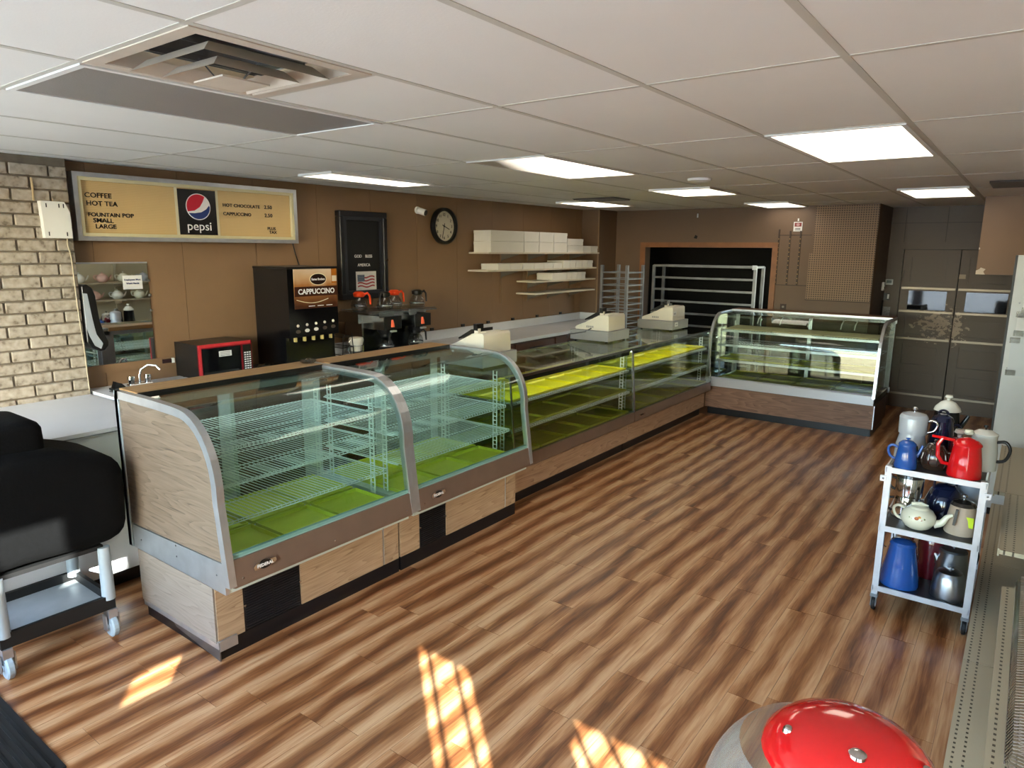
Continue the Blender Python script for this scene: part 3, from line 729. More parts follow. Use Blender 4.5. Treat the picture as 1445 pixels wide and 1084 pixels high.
for y0, nm, ref in ((FY0, 'oak-ended curved case', 'oak end'), (FYM, 'middle curved case', 'oak-ended case')):
    ys = [y0+.062+.352*(i+.5) for i in range(3)]
    trays(tm, (-.005, -.415), ys, .4555, 'green tray in the '+nm+', %s from the '+ref+', %s row', 'trays in the '+nm, '')

# straight glass cases ----------------------------------------------------------
def flat_case(y0, y1, label):
    t = thing('straight_display_case', (-.35, (y0+y1)/2, 0), label, 'display case', 'straight glass bakery cases')
    W = lambda l_, d, z: (d, l_, z)
    xb, xf = -.72, .075
    b = B(); b.box((-.66, y0+.005, 0), (-.04, y1-.005, .10)); b.build('kick_plate', M_kick, t)
    b = B(); b.box((-.70, y0+.003, .10), (-.005, y1-.003, .30)); b.build('base_cabinet', M_black, t)
    b = B(); b.box((-.005, y0+.004, .102), (.01, y1-.004, .295)); b.build('front_board', M_fed3, t)
    b = B(); b.prism([(.012, .29), (.07, .30), (.082, .315), (.075, .40), (.055, .40), (.05, .32), (.012, .31)], y0+.005, y1-.005, 'y'); b.build('front_rail', M_bronze, t)
    b = B(); b.box((.0815, y0+.09, .345), (.084, y0+.20, .362)); bd = b.build('badge', M_chrome, t)
    text('FEDERAL', .017, (.0845, y0+.145, .348), 'L', M_ink, bd, align='CENTER')
    b = B(); b.box((-.70, y0+.01, .30), (.055, y1-.01, .395)); b.build('inner_deck', mat('dark_liner', '#4a4c36', .5), t)
    # glass: front, ends and top
    b = B(); b.prism([(.066, .40), (.071, .40), (.026, .985), (.021, .985)], y0+.012, y1-.012, 'y'); b.build('front_glass', M_glassd, t)
    for a in (y0+.004, y1-.010):
        b = B(); b.prism([(.06, .40), (.018, .98), (-.69, .98), (-.69, .40)], a, a+.006, 'y'); b.build('end_glass', M_glassd, t)
    b = B(); b.box((-.70, y0+.004, .990), (.03, y1-.004, .998)); b.build('top_glass', M_glassd, t)
    for yy in (y0+.006, y1-.006):
        b = B(); b.bar((.074, yy, .40), (.028, yy, .99), .011, .011, (0, 1, 0)); b.build('corner_strip', M_steel, t)
    b = B(); b.bar((.026, y0, .992), (.026, y1, .992), .016, .02); b.build('front_edge_strip', M_steel, t)
    b = B(); b.prism([(-.045, .984), (.014, .984), (.018, .945), (.014, .945), (.009, .978), (-.045, .978)], y0+.04, y1-.04, 'y'); hd_ = b.build('lamp_hood', M_steel, t)
    b = B(); b.cyl((-.012, y0+.06, .966), (-.012, y1-.06, .966), .008, .008, 10); b.build('lamp_tube', M_tube, hd_)
    b = B(); b.box((-.72, y0, .975), (-.69, y1, .998)); b.box((-.72, y0, .30), (-.69, y0+.03, .975)); b.box((-.72, y1-.03, .30), (-.69, y1, .975)); b.box((-.72, (y0+y1)/2-.02, .30), (-.69, (y0+y1)/2+.02, .975)); b.build('back_frame', M_steel, t)
    b = B(); b.box((-.712, y0+.03, .40), (-.708, y1-.03, .975)); b.build('sliding_glass_door', M_glassd, t)
    for z, d1 in ((.60, .028), (.80, .012)):
        b = B(); wire_shelf(b, y0+.03, y1-.03, -.62, d1, z, W, .03); b.build('wire_shelf', M_whitew, t)
    for yy in (y0+.03, y1-.03):
        b = B(); slot_post(b, yy, -.06, .41, .96, W); slot_post(b, yy, -.60, .41, .96, W); b.build('slotted_post', M_whitew, t)
    return t
G0, G1, G2 = 2.90, 4.80, 6.73
flat_case(G0, G1, 'straight glass case with yellow top trays, standing next to the curved case')
flat_case(G1, G2, 'straight glass case in the inner corner, beside the rounded back case')
tb = tray_mesh(.34, .338, .02, M_trayd, 'tray_b'); tt_ = tray_mesh(.295, .285, .018, M_trayy, 'tray_t'); tmid = tray_mesh(.33, .435, .02, M_trayd, 'tray_m')
for y0, y1, nm in ((G0, G1, 'straight case'), (G1, G2, 'corner straight case')):
    n = 5; ys = [y0+.03+(y1-y0-.06)*(i+.5)/n for i in range(n)]
    trays(tb, (-.14, -.50), ys, .3955, nm+' bottom deck, olive tray %s from the curved-case end, %s row', 'bottom trays of the '+nm, '')
    n = 4; ys = [y0+.045+(y1-y0-.09)*(i+.5)/n for i in range(n)]
    trays(tmid, (-.16, -.51), ys, .6025, nm+' middle shelf, olive tray %s from the curved-case end, %s row', 'middle trays of the '+nm, '')
    n = 6; ys = [y0+.045+(y1-y0-.09)*(i+.5)/n for i in range(n)]
    trays(tt_, (-.155, -.465), ys, .8025, nm+' top shelf, yellow tray %s from the curved-case end, %s row', 'yellow trays of the '+nm, '')

# rounded case across the back -----------------------------------------------------
def back_case():
    x0, x1 = -.02, 1.78; yf = 6.85     # front faces -y
    t = thing('curved_display_case', (.9, 7.2, 0), 'rounded glass case with white metal sill and reddish wood base, across the back', 'display case')
    pr = [(-(d-.255)+yf-.055, z) for d, z in PROF]                       # (y,z): nose towards -y
    sh = lambda d: yf-.055-(d-.255)
    W = lambda l_, d, z: (l_, sh(d), z)
    b = B(); b.box((x0+.02, yf+.03, 0), (x1-.02, yf+.72, .085)); b.build('kick_plate', M_kick, t)
    b = B(); b.box((x0, yf, .085), (x1-.008, yf+.74, .34)); b.build('base_cabinet', M_black, t)
    b = B(); b.box((x0, yf-.012, .087), (x1-.004, yf, .335)); b.build('front_board', M_fed5, t)
    b = B(); b.box((x1-.008, yf-.012, .087), (x1, yf+.74, .34)); b.build('side_board', wood_mat('dark_side_laminate', '#4f3a2e', '#30221a', '#43302a', 1), t)
    b = B(); b.box((x1-.006, yf-.014, .087), (x1+.003, yf-.008, .335)); b.build('corner_strip', M_alu, t)
    b = B(); b.prism([(yf+.0, .335), (yf-.05, .345), (yf-.052, .44), (yf-.035, .455), (yf-.02, .44), (yf, .37)], x0+.01, x1-.01, 'x'); b.build('front_sill', mat('white_metal_sill', '#c7c9cc', .3, .5), t)
    b = B(); b.box((x0+.02, yf-.02, .34), (x1-.02, yf+.86, .40)); b.build('inner_deck', mat('dark_liner2', '#33341c', .5), t)
    ip = []
    def fr(xa, xb, w_):
        b = B(); inn = inset(PROF, w_); pin = [(sh(d), z) for d, z in inn]; n = len(pr)
        A0 = [b._v((xa, p[0], p[1])) for p in pr]; A1 = [b._v((xb, p[0], p[1])) for p in pr]; I0 = [b._v((xa, p[0], p[1])) for p in pin]; I1 = [b._v((xb, p[0], p[1])) for p in pin]
        for i in range(n-1):
            for q in ((A0[i], A0[i+1], A1[i+1], A1[i]), (I0[i], I1[i], I1[i+1], I0[i+1]), (A0[i], I0[i], I0[i+1], A0[i+1]), (A1[i], A1[i+1], I1[i+1], I1[i])): b.bm.faces.new(q)
        b.bm.faces.new((A0[0], A1[0], I1[0], I0[0])); b.bm.faces.new((A0[-1], I0[-1], I1[-1], A1[-1])); return b
    fr(x0, x0+.028, .03).build('end_frame', M_alu, t); fr(x1-.028, x1, .03).build('end_frame', M_alu, t)
    gl = [(.235, .455)]+[p for p in PROF if .5 < p[1] and p[0] > -.5]+[(-.50, 1.190)]
    gi = [(sh(d), z) for d, z in inset(gl, .006)]; go = [(sh(d), z) for d, z in inset(gl, .011)]
    b = B(); n = len(gi); 
    for P_, Q_ in ((gi, go),):
        A = [b._v((x0+.02, p[0], p[1])) for p in P_]; D = [b._v((x1-.02, p[0], p[1])) for p in P_]; E_ = [b._v((x0+.02, p[0], p[1])) for p in Q_]; F_ = [b._v((x1-.02, p[0], p[1])) for p in Q_]
        for i in range(n-1): b.bm.faces.new((A[i], A[i+1], D[i+1], D[i])); b.bm.faces.new((E_[i], F_[i], F_[i+1], E_[i+1]))
    b.build('curved_glass', M_glassd, t, smooth=True)
    poly = [(sh(d), z) for d, z in inset(PROF, .028)]; poly = [p for p in poly if p[1] > .45]+[(yf+.86, .40), (yf+.0, .40)]
    for xa in (x0+.008, x1-.014):
        b = B(); b.prism(poly, xa, xa+.006, 'x'); b.build('end_glass', M_glassd, t)
    b = B(); b.box((x0+.02, yf+.66, 1.165), (x1-.01, yf+.89, 1.2)); b.build('top_ledge', M_ledx, t)
    b = B(); b.box((x0+.02, yf+.645, 1.16), (x1-.02, yf+.665, 1.198)); b.build('ledge_edge', M_alu, t)
    b = B()
    for xx in (x0+.03, (x0+x1)/2, x1-.03): b.box((xx-.02, yf+.85, .34), (xx+.02, yf+.88, 1.165))
    b.box((x0, yf+.85, .34), (x1, yf+.88, .40)); b.box((x0, yf+.85, 1.12), (x1, yf+.88, 1.165)); b.build('back_frame', M_alu, t)
    b = B(); b.box((x0+.03, yf+.862, .4), (x1-.03, yf+.866, 1.12)); b.build('sliding_glass_door', M_glassd, t)
    for z, d1 in ((.64, .07), (.82, .04), (.985, -.02)):
        b = B(); wire_shelf(b, x0+.05, x1-.05, -.58, d1, z, W, .03); b.build('wire_shelf', M_whitew, t)
        b = B(); b.box(W(x0+.05, d1+.004, z-.022), W(x1-.05, d1+.009, z+.004)); b.build('shelf_lip', M_alu, t)
    for xx in (x0+.04, x1-.04):
        b = B(); slot_post(b, xx, -.08, .41, 1.05, W); slot_post(b, xx, -.55, .41, 1.05, W); b.build('slotted_post', M_whitew, t)
    # white lamp brackets under the ledge
    for xx in (.36, .62, .93, 1.28, 1.42):
        b = B(); b.tube([(xx, yf+.80, 1.15), (xx, yf+.66, 1.14), (xx, yf+.56, 1.10), (xx, yf+.52, 1.05)], .006, 6); b.build('shelf_bracket', M_whitew, t)
    # boards and trays
    me = B(); me.box((-.27, -.22, 0), (.27, .22, .012)); bmh = me.mesh('board', M_cream)
    for i in range(3):
        o = inst('shelf_board', bmh, None, (x0+.075+.55*(i+.5), sh(-.30), .9875)); tag(o, 'cream board on the rounded back case top shelf, %s from the corner' % ORD[i], 'board', 'cream boards in the back case')
    tq = tray_mesh(.395, .36, .02, M_trayd, 'tray_q'); ty = tray_mesh(.395, .36, .02, M_trayd, 'tray_r')
    xs = [x0+.06+.42*(i+.5) for i in range(4)]
    trays(tq, xs, (sh(-.00), sh(-.42)), .4005, 'rounded back case bottom deck, olive tray %s from the corner, %s row', 'bottom trays of the back case', '', True)
    trays(ty, xs, (sh(-.16),), .6425, 'rounded back case lowest wire shelf, olive tray %s from the corner, %s row', 'shelf trays of the back case', '', True, ('only',))
back_case()

# ================================================================== LEFT WALL: things hung on it
X = WX0
# menu board
mb = thing('menu_board', (X+.03, 1.82, 2.145), 'long yellow letter menu board with silver frame and pepsi panel', 'menu board')
y0, y1, z0, z1 = .99, 2.665, 1.932, 2.362
def frame(b, y0, y1, z0, z1, x0, x1, w_):
    b.box((x0, y0, z0), (x1, y1, z0+w_)); b.box((x0, y0, z1-w_), (x1, y1, z1)); b.box((x0, y0, z0+w_), (x1, y0+w_, z1-w_)); b.box((x0, y1-w_, z0+w_), (x1, y1, z1-w_))
b = B(); frame(b, y0, y1, z0, z1, X+.001, X+.10, .028); b.build('outer_frame', M_alu, mb)
b = B(); frame(b, y0+.028, y1-.028, z0+.028, z1-.028, X+.01, X+.094, .022); b.build('inner_frame', mat('cream_inner_frame', '#cfc7a0', .5), mb)
b = B(); b.box((X+.002, y0+.028, z0+.028), (X+.07, y1-.028, z1-.028)); bd = b.build('letter_panel', mat('yellow_letter_panel', '#cdb07a', .5, noise=.04), mb)
z = z0+.06
gb = B()
while z < z1-.055:
    gb.box((X+.07, y0+.05, z), (X+.0715, y1-.05, z+.005)); z += .011
o = gb.build('letter_grooves', mat('yellow_letter_ridge', '#d3b886', .5), mb); o['kind'] = 'stuff'
LY = lambda px: 0
def ml(s, y, z, size=.032): text(s, size, (X+.0725, y, z), 'L', M_ink, mb, bold=.0006, sx=1.1)
ml('COFFEE', 1.062, 2.208, .044); ml('HOT TEA', 1.068, 2.158, .042); ml('FOUNTAIN', 1.072, 2.088, .036); ml('POP', 1.285, 2.088, .038); ml('SMALL', 1.10, 2.05, .040); ml('LARGE', 1.11, 2.012, .040)
ml('HOT CHOCOLATE', 2.02, 2.198, .034); ml('2.50', 2.375, 2.198, .038); ml('CAPPUCCINO', 2.02, 2.135, .034); ml('2.50', 2.375, 2.135, .038); ml('PLUS', 2.395, 2.035, .032); ml('TAX', 2.41, 2.006, .032)
pp = B(); pp.box((X+.06, 1.675, 1.985), (X+.075, 1.965, 2.305)); pp = pp.build('logo_panel', mat('black_logo_panel', '#0b0b12', .25), mb)
for q in (1.655, 1.965): b = B(); b.box((X+.06, q, 1.965), (X+.0735, q+.02, 2.325)); b.build('divider', mat('cream_divider', '#d8d0b0', .5), mb)
cy, cz, R = 1.825, 2.185, .088
def disc(poly, x0_, x1_, name, mt):
    b = B(); b.prism(poly, x0_, x1_, 'x'); b.build(name, mt, pp)
circ = lambda r, n=40: [(cy+r*math.cos(2*PI*i/n), cz+r*math.sin(2*PI*i/n)) for i in range(n)]
disc(circ(R+.006), X+.0755, X+.0765, 'logo_rim', M_inkw)
# upper red field bounded by a wave, lower blue field, white band between
def wave(t, k):
    return (-.62+1.40*t)
top = [(cy+R*math.cos(a), cz+R*math.sin(a)) for a in [math.radians(d) for d in range(55, 206, 6)]]
redw = [(cy-.078, cz-.035), (cy-.03, cz-.028), (cy+.012, cz+.000), (cy+.035, cz+.035), (cy+.05, cz+.068)]
disc(top+redw, X+.0766, X+.0772, 'logo_red_field', mat('logo_red', '#c41430', .4))
bot = [(cy+R*math.cos(a), cz+R*math.sin(a)) for a in [math.radians(d) for d in range(212, 364, 6)]]
blw = [(cy+.083, cz+.012), (cy+.06, cz-.015), (cy+.02, cz-.038), (cy-.03, cz-.046), (cy-.07, cz-.046)]
disc(bot+blw, X+.0766, X+.0772, 'logo_blue_field', mat('logo_blue', '#15306e', .4))
text('pepsi', .088, (X+.0758, cy, 2.018), 'L', M_inkw, pp, align='CENTER', sx=1.05)

# mirror with hand-wash notice
mr_ = thing('wall_mirror', (X+.01, 1.2, 1.1), 'frameless wall mirror above the sink beside the brick', 'mirror')
b = B(); b.box((X+.001, .955, 1.10), (X+.008, 1.45, 1.785)); b.build('mirror_glass', M_mirror, mr_)
b = B(); b.box((X+.001, .955, 1.782), (X+.012, 1.45, 1.792)); b.build('top_clip_rail', M_alu, mr_)
for z in (1.66, 1.56, 1.45):
    b = B(); b.box((X+.001, 1.446, z-.008), (X+.012, 1.458, z+.008)); b.build('clip', M_chrome, mr_)
b = B(); b.box((X+.001, .955, 1.045), (X+.02, 1.60, 1.10)); o = b.build('mirror_ledge', M_wall); tag(o, 'brown painted wooden ledge strip running under the wall mirror', 'ledge')
nt_ = thing('paper_notice', (X+.012, 1.35, 1.65), 'white hand-washing notice taped on the wall mirror', 'notice')
b = B(); b.box((X+.0085, 1.275, 1.605), (X+.0105, 1.405, 1.70)); b.build('paper', M_paper, nt_)
text('Employees Must', .017, (X+.0107, 1.34, 1.665), 'L', mat('blue_ink', '#2b3566', .5), nt_, align='CENTER', bold=.0004); text('Wash Hands', .017, (X+.0107, 1.34, 1.64), 'L', mat('blue_ink', '#2b3566', .5), nt_, align='CENTER', bold=.0004)
ol_ = thing('wall_outlet', (X, 1.52, 1.08), 'dark wall outlet with a white plug between the mirror and the microwave', 'outlet')
b = B(); b.box((X, 1.49, 1.062), (X+.03, 1.555, 1.092)); b.build('plate', mat('dark_maroon_plate', '#2a1418', .5), ol_)
b = B(); b.box((X, 1.556, 1.06), (X+.035, 1.575, 1.094)); b.build('plug', M_white, ol_)
# towel dispenser on the side of the brick pier
td = thing('towel_dispenser', (BX-.02, 1.0, 1.22), 'black and grey paper towel dispenser hung on the side of the brick wall', 'dispenser')
prof = [(.958, 1.645), (.99, 1.655), (1.02, 1.63), (1.035, 1.58), (1.045, 1.42), (1.06, 1.33), (1.088, 1.275), (1.085, 1.245), (1.06, 1.22), (1.03, 1.215), (.985, 1.24), (.958, 1.28)]
b = B(); b.prism(prof, X+.005, BX+.03, 'x'); b.bevel(.004, 1); b.build('body', M_black, td)
b = B(); b.prism([(.960, 1.60), (.985, 1.595), (1.0, 1.44), (1.015, 1.33), (1.05, 1.265), (1.035, 1.232), (1.0, 1.255), (.975, 1.32), (.960, 1.38)], BX+.028, BX+.034, 'x'); b.build('side_window', mat('smoky_grey_plastic', '#9aa0a6', .3), td)

# electrical box on the brick
eb = thing('electrical_box', (BX, .85, 1.94), 'white metal control box with slots mounted on the brick wall', 'electrical box')
b = B(); b.prism([(.78, 1.945), (.932, 1.945), (.932, 2.10), (.905, 2.165), (.775, 2.165)], BX, BX+.05, 'x'); b.build('cover', mat('white_metal_box', '#d9d9d2', .4), eb)
for q in ((.80, 2.14), (.87, 2.14), (.895, 2.14), (.80, 1.97), (.90, 1.97)):
    b = B(); b.box((BX+.05, q[0], q[1]-.012), (BX+.0515, q[0]+.006, q[1]+.012)); b.build('slot', M_black, eb)
b = B(); b.tube([(BX+.006, .755, 2.165), (BX+.006, .757, 2.25), (BX+.006, .755, 2.30)], .006, 6); b.build('conduit', mat('tan_conduit', '#b7a078', .6), eb)
b = B(); b.tube([(BX+.01, .915, 1.945), (BX+.012, .913, 1.90), (BX+.01, .925, 1.84), (BX+.01, .93, 1.5), (BX+.01, .942, 1.2), (BX+.01, .945, .96)], .004, 6); b.build('cord', mat('tan_cord', '#a79a82', .6), eb)

# black letter board
lb = thing('letter_board', (X+.03, 3.4, 1.83), 'black framed enclosed letter board reading GOD BLESS AMERICA with flag print', 'letter board')
y0, y1, z0, z1 = 3.13, 3.695, 1.435, 2.225
b = B(); frame(b, y0, y1, z0, z1, X+.001, X+.07, .05); b.bevel(.006, 1); b.build('frame', mat('black_frame', '#15171c', .35), lb)
b = B(); frame(b, y0+.05, y1-.05, z0+.05, z1-.05, X+.03, X+.064, .028); b.build('inner_bevel', mat('dark_grey_frame', '#24272e', .35), lb)
b = B(); b.box((X+.002, y0+.05, z0+.05), (X+.035, y1-.05, z1-.05)); b.build('felt', mat('black_felt', '#0a0b0d', .8), lb)
text('GOD', .038, (X+.036, 3.31, 1.812), 'L', M_inkw, lb); text('BLESS', .038, (X+.036, 3.44, 1.812), 'L', M_inkw, lb, sx=.9); text('AMERICA', .038, (X+.036, 3.345, 1.732), 'L', M_inkw, lb, sx=.95)
fp = B(); fp.box((X+.035, 3.32, 1.505), (X+.038, 3.565, 1.685)); fp = fp.build('flag_print', M_paper, lb)
fl_red = mat('flag_red', '#a8484c', .6); fl_blue = mat('flag_blue', '#28415f', .6)
for i in range(4):
    z = 1.54+.029*i; b = B(); pts = []
    for k in range(9): pts.append((3.338+.205*k/8, z+.008*math.sin(k*1.1+i*.2)))
    poly = pts+[(p[0], p[1]+.014) for p in reversed(pts)]
    b.prism(poly, X+.038, X+.0386, 'x'); b.build('stripe', fl_red, fp)
b = B(); b.box((X+.038, 3.336, 1.592), (X+.0389, 3.42, 1.655)); b.build('canton', fl_blue, fp)
st = B()
for i in range(5):
    for j in range(4): st.box((X+.0388, 3.342+i*.016, 1.598+j*.015), (X+.0391, 3.347+i*.016, 1.603+j*.015))
st.build('stars', M_inkw, fp)
b = B(); b.cyl((X+.07, 3.67, 1.79), (X+.085, 3.67, 1.79), .014, .012); b.build('lock', M_chrome, lb)

# clock
ck = thing('wall_clock', (X, 4.545, 2.13), 'round wall clock with black rim and cream dial beside the shelves', 'clock')
R = .19
b = B(); b.lathe([(R-.035, .004), (R-.035, .045), (R-.02, .055), (R-.006, .05), (R, .03), (R, .003), (R-.035, .003)], (X, 4.545, 2.13), 40, 'x'); b.build('rim', M_black, ck, smooth=True)
b = B(); b.lathe([(0, .02), (R-.034, .02)], (X, 4.545, 2.13), 40, 'x'); b.lathe([(0, .004), (R-.034, .004)], (X, 4.545, 2.13), 40, 'x'); b.build('dial', mat('cream_dial', '#cdc8b6', .5), ck)
for h in range(1, 13):
    a = PI/2-h*PI/6; text(str(h), .042, (X+.0215, 4.545+.118*math.cos(a), 2.13+.118*math.sin(a)-.015), 'L', M_ink, ck, 'numeral', 'CENTER')
def hand(ang, L, w_, nm):
    a = PI/2-math.radians(ang); b = B(); b.bar((X+.024, 4.545-.03*math.cos(a), 2.13-.03*math.sin(a)), (X+.024, 4.545+L*math.cos(a), 2.13+L*math.sin(a)), w_, .002, (1, 0, 0)); b.build(nm, M_ink, ck)
hand(112, .085, .008, 'hour_hand'); hand(194, .13, .006, 'minute_hand')
b = B(); b.cyl((X+.02, 4.545, 2.13), (X+.028, 4.545, 2.13), .007); b.build('hub', M_ink, ck)

# security camera
sk = thing('security_camera', (X, 4.19, 2.25), 'small white security camera on the wall beside the clock', 'camera')
b = B(); b.lathe([(0, .0), (.035, .002), (.035, .02), (.015, .03), (0, .03)], (X, 4.165, 2.275), 16, 'x'); b.build('mount', M_white, sk)
b = B(); b.cyl((X+.03, 4.165, 2.27), (X+.10, 4.185, 2.248), .032, .032, 16); b.build('housing', M_white, sk, smooth=True)
b = B(); b.cyl((X+.10, 4.185, 2.248), (X+.106, 4.1862, 2.2462), .029, .027, 16); b.build('lens', M_black, sk)
# cords on the wall
b = B(); b.tube([(X+.012, 2.66, 2.02), (X+.012, 2.665, 1.95), (X+.012, 2.69, 1.85), (X+.012, 2.72, 1.76), (X+.03, 2.73, 1.70)], .005, 6); o = b.build('power_cord', M_black); tag(o, 'black cord hanging from the menu board down behind the cappuccino machine', 'cord')

# ------------------------------------------------------------------ wall shelves
SF = -1.80
def shelf(y0, y1, z, lb_):
    t = thing('wall_shelf', (X+.15, (y0+y1)/2, z), lb_, 'shelf', 'white wall shelves in the corner')
    b = B(); b.box((X+.015, y0, z-.018), (SF, y1, z)); b.build('shelf_board', M_shelfw, t)
    for yy in (5.54, 6.08, 6.52, 7.05):
        if y0 < yy < y1:
            b = B(); b.prism([(X+.012, z-.11), (X+.03, z-.09), (SF-.04, z-.028), (SF-.04, z-.018), (X+.012, z-.018)], yy-.004, yy+.004, 'y'); b.build('bracket', mat('grey_bracket', '#6d675e', .5, .3), t)
shelf(4.95, 7.33, 1.865, 'topmost white wall shelf stacked with the largest white boxes')
shelf(4.93, 7.27, 1.672, 'second white wall shelf holding a long row of flat white boxes')
shelf(5.84, 7.25, 1.525, 'short white wall shelf holding five small white boxes')
shelf(5.83, 7.24, 1.382, 'lowest short white wall shelf, empty')
for yy, z in ((5.54, 1.27), (6.08, 1.27), (6.52, 1.30), (7.05, 1.30)):
    b = B(); b.box((X, yy-.010, z), (X+.012, yy+.010, 1.88)); o = b.build('shelf_standard', mat('tan_standard', '#7c6248', .5)); tag(o, 'vertical wall-shelf standard, %s from the corner column' % {5.54: 'fourth', 6.08: 'third', 6.52: 'second', 7.05: 'first'}[yy], 'shelf standard', 'shelf standards')
def carton(y0, y1, z0, h, lb_, gr, d=.24):
    t = thing('cardboard_box', (SF-.02-d/2, (y0+y1)/2, z0), lb_, 'box', gr)
    b = B(); b.box((SF-.02-d, y0+.006, z0), (SF-.02, y1-.006, z0+h-.004)); b.build('box_body', M_box, t)
    b = B(); b.box((SF-.022-d, y0+.004, z0+h-.035), (SF-.017, y1-.004, z0+h-.002)); b.build('lid', M_box, t)
ys = [5.00, 5.62, 5.93, 6.24, 6.55]
for i, (a, c) in enumerate(zip(ys, ys[1:])):
    for z, q in ((1.865, 'lower'), (1.984, 'upper')): carton(a, c, z, .118, 'large white box in the %s layer, %s from the clock end' % (q, ORD[i]), 'large white boxes, %s layer' % q)
carton(6.56, 6.94, 1.865, .085, 'medium white box under another at the end of the large stack', 'medium white boxes'); carton(6.56, 6.94, 1.951, .085, 'medium white box on top of another at the end of the large stack', 'medium white boxes')
carton(6.95, 7.13, 1.865, .085, 'small white box on the topmost wall shelf, second from the corner column', 'end boxes of the top shelf'); carton(7.135, 7.32, 1.865, .085, 'small white box on the topmost wall shelf, closest to the corner column', 'end boxes of the top shelf')
ys = [5.13, 5.36, 5.60, 5.83, 6.04, 6.24, 6.45]
for i, (a, c) in enumerate(zip(ys, ys[1:])): carton(a, c, 1.672, .068, 'flat white box on the second wall shelf, %s from the clock end' % ORD[i], 'flat boxes on the second shelf')
ys = [6.46, 6.63, 6.77, 6.92, 7.06, 7.20]
for i, (a, c) in enumerate(zip(ys, ys[1:])): carton(a, c, 1.672, .092, 'taller small white box on the second wall shelf, %s after the flat ones' % ORD[i], 'taller boxes on the second shelf')
ys = [6.23, 6.56, 6.68, 6.80, 6.91, 7.02]
for i, (a, c) in enumerate(zip(ys, ys[1:])): carton(a, c, 1.525, .09, 'small white box on the short third wall shelf, %s from the open end' % ORD[i], 'boxes on the third shelf')

# ------------------------------------------------------------------ back counter along the left wall
CZ = .95; CF = -1.42
kc = thing('back_counter', (-1.75, 4.2, 0), 'long white-topped counter with backsplash along the brown wall', 'counter')
b = B(); b.box((X+.002, .97, CZ-.035), (CF, 7.355, CZ)); b.build('countertop', M_lamin, kc)
bs_ = thing('backsplash', (X+.01, 5.1, CZ), 'white laminate backsplash strip standing on the long counter', 'backsplash')
b = B(); b.box((X+.002, 2.9, CZ), (X+.022, 7.355, 1.045)); b.build('long_strip', M_lamin, bs_)
b = B(); b.box((X+.022, 7.335, CZ), (CF-.25, 7.355, 1.045)); b.build('end_strip', M_lamin, bs_)
b = B(); b.box((X+.002, .97, .10), (CF-.04, 7.355, CZ-.035)); b.build('cabinet', mat('dark_red_brown_cabinet', '#4a2a20', .45, noise=.2, scale=4), kc)
b = B(); b.box((X+.002, .97, 0), (CF-.09, 7.355, .10)); b.build('kick_plate', M_kick, kc)
for i in range(8):
    a = 1.05+i*.785
    dr_ = B(); dr_.box((CF-.04, a, .74), (CF-.025, a+.74, .89)); dr_ = dr_.build('drawer', mat('drawer_front', '#54301f', .4, noise=.2), kc)
    b = B(); b.bar((CF-.02, a+.25, .82), (CF-.02, a+.49, .82), .02, .025); b.build('pull', M_black, dr_)
    b = B(); b.box((CF-.04, a, .12), (CF-.025, a+.74, .72)); b.build('cabinet_door', mat('drawer_front', '#54301f', .4), kc)
for yy in (4.35, 4.85, 5.3, 5.78, 6.3, 6.85):
    b = B(); b.box((X, yy-.022, 1.047), (X+.018, yy+.022, 1.078)); o = b.build('wall_clip', M_black); tag(o, 'small black clip above the white backsplash, %s from the corner column' % ORD[5-(4.35, 4.85, 5.3, 5.78, 6.3, 6.85).index(yy)], 'clip', 'black clips above the backsplash')
# faucet and soap
fc = thing('faucet', (-1.93, 1.25, CZ), 'chrome two-handle faucet with gooseneck spout at the sink', 'faucet')
b = B(); b.box((-1.955, 1.17, CZ), (-1.905, 1.33, CZ+.022)); b.bevel(.006, 2); b.build('base_plate', M_chrome, fc)
b = B(); b.tube([(-1.93, 1.25, CZ+.02), (-1.93, 1.25, CZ+.07), (-1.93, 1.265, CZ+.115), (-1.90, 1.30, CZ+.145), (-1.87, 1.34, CZ+.14), (-1.85, 1.355, CZ+.11)], .0085, 10); b.build('spout', M_chrome, fc, smooth=True)
for yy in (1.195, 1.305):
    b = B(); b.lathe([(.018, CZ+.02), (.02, CZ+.05), (.024, CZ+.055), (.022, CZ+.075), (0, CZ+.08)], (-1.93, yy, 0), 12); b.build('handle', M_chrome, fc, smooth=True)
sk_ = thing('sink_basin', (-1.72, 1.25, CZ), 'stainless sink basin set in the counter below the mirror', 'sink')
b = B(); frame_ = [(-1.89, 1.03), (-1.50, 1.03), (-1.50, 1.46), (-1.89, 1.46)]
b.box((-1.89, 1.03, CZ+.0005), (-1.50, 1.06, CZ+.006)); b.box((-1.89, 1.43, CZ+.0005), (-1.50, 1.46, CZ+.006)); b.box((-1.89, 1.06, CZ+.0005), (-1.86, 1.43, CZ+.006)); b.box((-1.53, 1.06, CZ+.0005), (-1.50, 1.43, CZ+.006)); b.build('rim', M_steel, sk_)
b = B(); b.box((-1.86, 1.06, CZ+.0003), (-1.53, 1.43, CZ+.001)); b.build('bowl', M_alud, sk_)
o = B(); o.box((-1.96, 1.06, CZ), (-1.88, 1.15, CZ+.012)); o.prism([(1.07, CZ+.012), (1.145, CZ+.012), (1.12, CZ+.04), (1.085, CZ+.055)], -1.95, -1.90, 'x'); o = o.build('sponge_tray', M_black); tag(o, 'black scrubber tray lying next to the faucet', 'tray')
